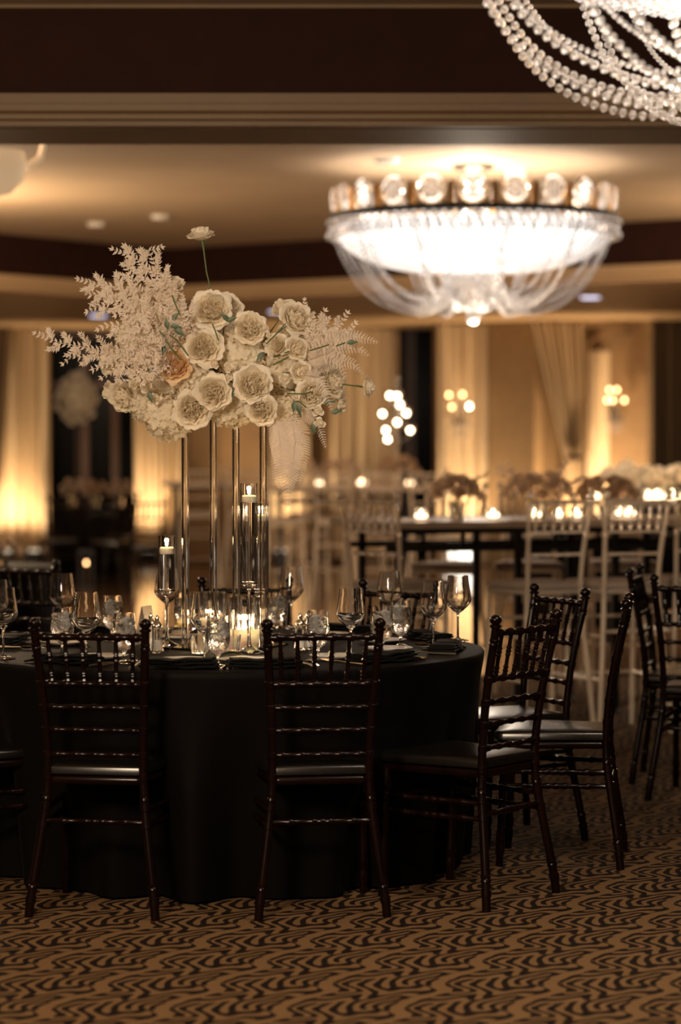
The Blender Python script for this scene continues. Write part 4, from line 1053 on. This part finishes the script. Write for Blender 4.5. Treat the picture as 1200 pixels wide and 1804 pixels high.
# dark clothed table with plates behind the near hightop
t = thing('clothed_table', 'black clothed low table seen under the near hightop at right', 'table', (PX(1100, 20.2, .7), 20.2, 0))
b = MB(); b.lathe([(.85, .02), (.88, .4), (.92, .74), (.90, .76), (.001, .76)], 40); b.build('cloth', M['cloth'], t)
for i, (px, off, r, lb) in enumerate([(957, -.1, .15, 'white plate at the left on the black clothed rear table'), (1003, -.55, .17, 'white plate in the middle of the black clothed rear table'), (1035, -.75, .15, 'white plate front right on the black clothed rear table'), (1057, -.3, .13, 'white plate right on the black clothed rear table')]):
    d = 20.2 + off; o = MB().lathe([(.001, 0), (r * .65, 0), (r, .018), (r * .98, .024), (r * .6, .008), (.001, .006)], 28, caps=False).build('dinner_plate', M['china']); o.location = (PX(px, d, .78), d, .761)
    tag(o, lb, 'plate', 'plates on the rear table')
# long low black buffet at the right below the arched panel
t = thing('buffet_counter', 'black buffet counter below the arched panel at right', 'counter', (PX(1120, 26.6, 1), 26.6, 0))
MB().box(-.28, .28, -.3, .3, 0, 1.12).build('body', M['black'], t, smooth=False); MB().box(-.31, .31, -.33, .33, 1.12, 1.17).build('top', M['black'], t, smooth=False)
# back hightops with stools, votives, flowers
H3, a3, u3, v3, L3 = hightop('hightop_table', 470, 22.9, 745, 22.9, .8, 'pale hightop table far back behind the hanging fern', bars=True)
H4, a4, u4, v4, L4 = hightop('hightop_table', 285, 25.2, 440, 25.2, .8, 'pale hightop table far back behind the clear rods', bars=False)
for px, d, lb in [(561, 23.1, 'far votive glow beside the hanging fern'), (638, 23.1, 'far votive glow left of the candle tree'), (723, 23.1, 'dim far votive glow under the candle tree')]:
    vot.put((PX(px, d, 1.1), d, ZH), 0, lb, 'votives on the far hightop', scale=1.25)
posy((PX(600, 23.4, 1.1), 23.4, ZH), .20, .16, 'cream rose posy between the two far votives', 14, ROSE_B, 0, 20, group='far posies')
posy((PX(520, 23.4, 1.1), 23.4, ZH), .20, .20, 'cream rose posy behind the hanging fern', 14, ROSE_B, 0, 21, group='far posies')
posy((PX(700, 23.4, 1.1), 23.4, ZH), .20, .20, 'tawny rose posy at the foot of the candle tree', 14, ROSE_T, 0, 22, group='far posies', parent_h=.10)
for px, d, r, lb in [(503, 22.4, 10, 'below the hanging fern'), (588, 22.5, -6, 'second right of the hanging fern'), (672, 22.4, 8, 'behind the sideways near stool'), (756, 22.3, -10, 'below the candle tree'),
                     (545, 24.2, 178, 'on the far side between the first two'), (640, 24.2, 184, 'on the far side by the candle tree')]:
    st_at(px, d, r, 'clear bar stool at the far hightop ' + lb, 'clear stools at the far hightop')
for px, d, r, lb in [(352, 24.6, 6, 'between the first two clear rods'), (428, 24.6, -6, 'between the right clear rods')]:
    st_at(px, d, r, 'clear bar stool at the furthest hightop ' + lb, 'clear stools at the furthest hightop')
# candle tree
cd_ = 23.5; t = thing('candle_tree', 'tall crystal candle tree with nine glowing cups', 'candelabra', (PX(700, cd_, 1.4), cd_ + .05, ZH))
MB().lathe([(.09, 0), (.09, .01), (.02, .03), (.012, .06), (.012, 1.0), (.03, 1.03), (.001, 1.06)], 12).build('pole', M['crystal'], t)
cu = shell([(.001, 0), (.035, .01), (.045, .05), (.045, .09)], [(.001, .006), (.031, .014), (.041, .05), (.041, .09)])
for (x, y) in [(687, 697), (700, 698), (705, 713), (674, 729), (716, 728), (700, 744), (680, 758), (723, 758), (683, 774)]:
    p = at(x, y, cd_) - Vector(t.location)
    MB().tube([(0, 0, p.z - .08), (p.x * .5, p.y * .5, p.z - .1), (p.x, p.y, p.z - .04)], .006, 5).build('arm', M['crystal'], t)
    g_ = MB().lathe(cu, 14, (p.x, p.y, p.z - .04), caps=False).build('cup', M['glass'], t)
    MB().ball((p.x, p.y, p.z), .020, 10, 8).build('candle', M['bulb'], t)
# dark corner at left: tall arrangement on a stand, dark chairs, clothed table
td = 27.0
t = thing('clothed_table', 'dark clothed table before the night window at left', 'table', (PX(160, td, .8), td, 0))
b = MB(); b.lathe([(.38, .02), (.42, .4), (.45, .74), (.44, .76), (.001, .76)], 36); b.build('cloth', M['cloth'], t)
t = thing('tall_flower_stand', 'tall blurred flower ball on a thin stand before the night window', 'flowers', (PX(135, td, 1.5), td, .76))
MB().lathe([(.14, 0), (.14, .01), (.02, .02), (.02, 1.02), (.10, 1.04)], 14).build('stand', M['frame'], t)
R = random.Random(8)
o = link('hydrangea', HYD[0], t); o.location = (0, 0, 1.2); o.scale = (.16, .16, .22)
for i in range(26):
    zz = 1 - 2 * (i + .5) / 26; rr_ = sqrt(1 - zz * zz); a = i * 2.399
    p = Vector((.17 * rr_ * cos(a) * (1.25 - .5 * max(zz, 0)), .17 * rr_ * sin(a), 1.20 + .27 * zz)); o = link('rose', ROSE_W, t); orient(o, p, Vector((rr_ * cos(a), rr_ * sin(a), zz)), .075)
for i, (px, h_, lb) in enumerate([(128, .20, 'left pale flower bowl before the night window'), (172, .18, 'middle pale flower bowl before the night window'), (212, .18, 'right pale flower bowl before the night window')]):
    posy((PX(px, 27 + .2 * (i - 1) - (.0 if i < 2 else -.1), .9) , 26.8, .76) if i < 2 else (PX(px, 27.0, .9), 27.0, .76), .13, h_, lb, 10, ROSE_T if i == 1 else ROSE_B, 0, 30 + i, group='flower bowls before the night window', parent_h=.12)
for px, d, r, lb in [(112, 25.0, 15, 'dark chair far back against the night window, left one'), (182, 24.6, -10, 'dark chair far back against the night window, middle one'), (212, 26.0, 20, 'dark chair far back against the night window, right one')]:
    chair.put((PX(px, d, .5), d, 0), radians(r), lb, 'dark chairs in the far left corner')
chair.put((PX(262, 23.7, .5), 23.7, 0), radians(4), 'dark chair silhouetted against the bright narrow curtain pair', 'dark chairs in the far left corner')
for px, d, lb in [(152, 25.0, 'small amber floor candle in the dark far left'), ]:
    pass
t = thing('lantern', 'small amber lantern low in the dark far left', 'lantern', (PX(152, 24.6, .4), 24.6, 0))
MB().box(-.07, .07, -.07, .07, 0, .02).build('base', M['black'], t, smooth=False)
MB().box(-.075, .075, -.075, .075, .36, .39).build('lid', M['black'], t, smooth=False)
for sx in (-1, 1):
    for sy in (-1, 1): MB().box(sx * .065 - .006, sx * .065 + .006, sy * .065 - .006, sy * .065 + .006, .02, .36).build('post', M['black'], t, smooth=False)
MB().lathe([(.02, .02), (.02, .24), (.001, .24)], 14).build('candle', M['brass'], t)
b = MB(); flame(b, (0, 0, .24), .045, .012); b.build('flame', M['bulb_amber'], t)
# blurred low white flowers and chairs at the left edge behind the table
t = thing('clothed_table', 'dark clothed table at the far left behind the round table', 'table', (PX(-30, 14.4, .8), 14.4, 0))
b = MB(); b.lathe([(.40, .02), (.42, .4), (.45, .74), (.44, .76), (.001, .76)], 36); b.build('cloth', M['cloth'], t)
posy((PX(2, 14.3, .9), 14.3, .76), .10, .09, 'blurred white posy at the left edge above the wine glasses', 10, ROSE_B, 0, 40, group='far posies', parent_h=.06, rs=.045)
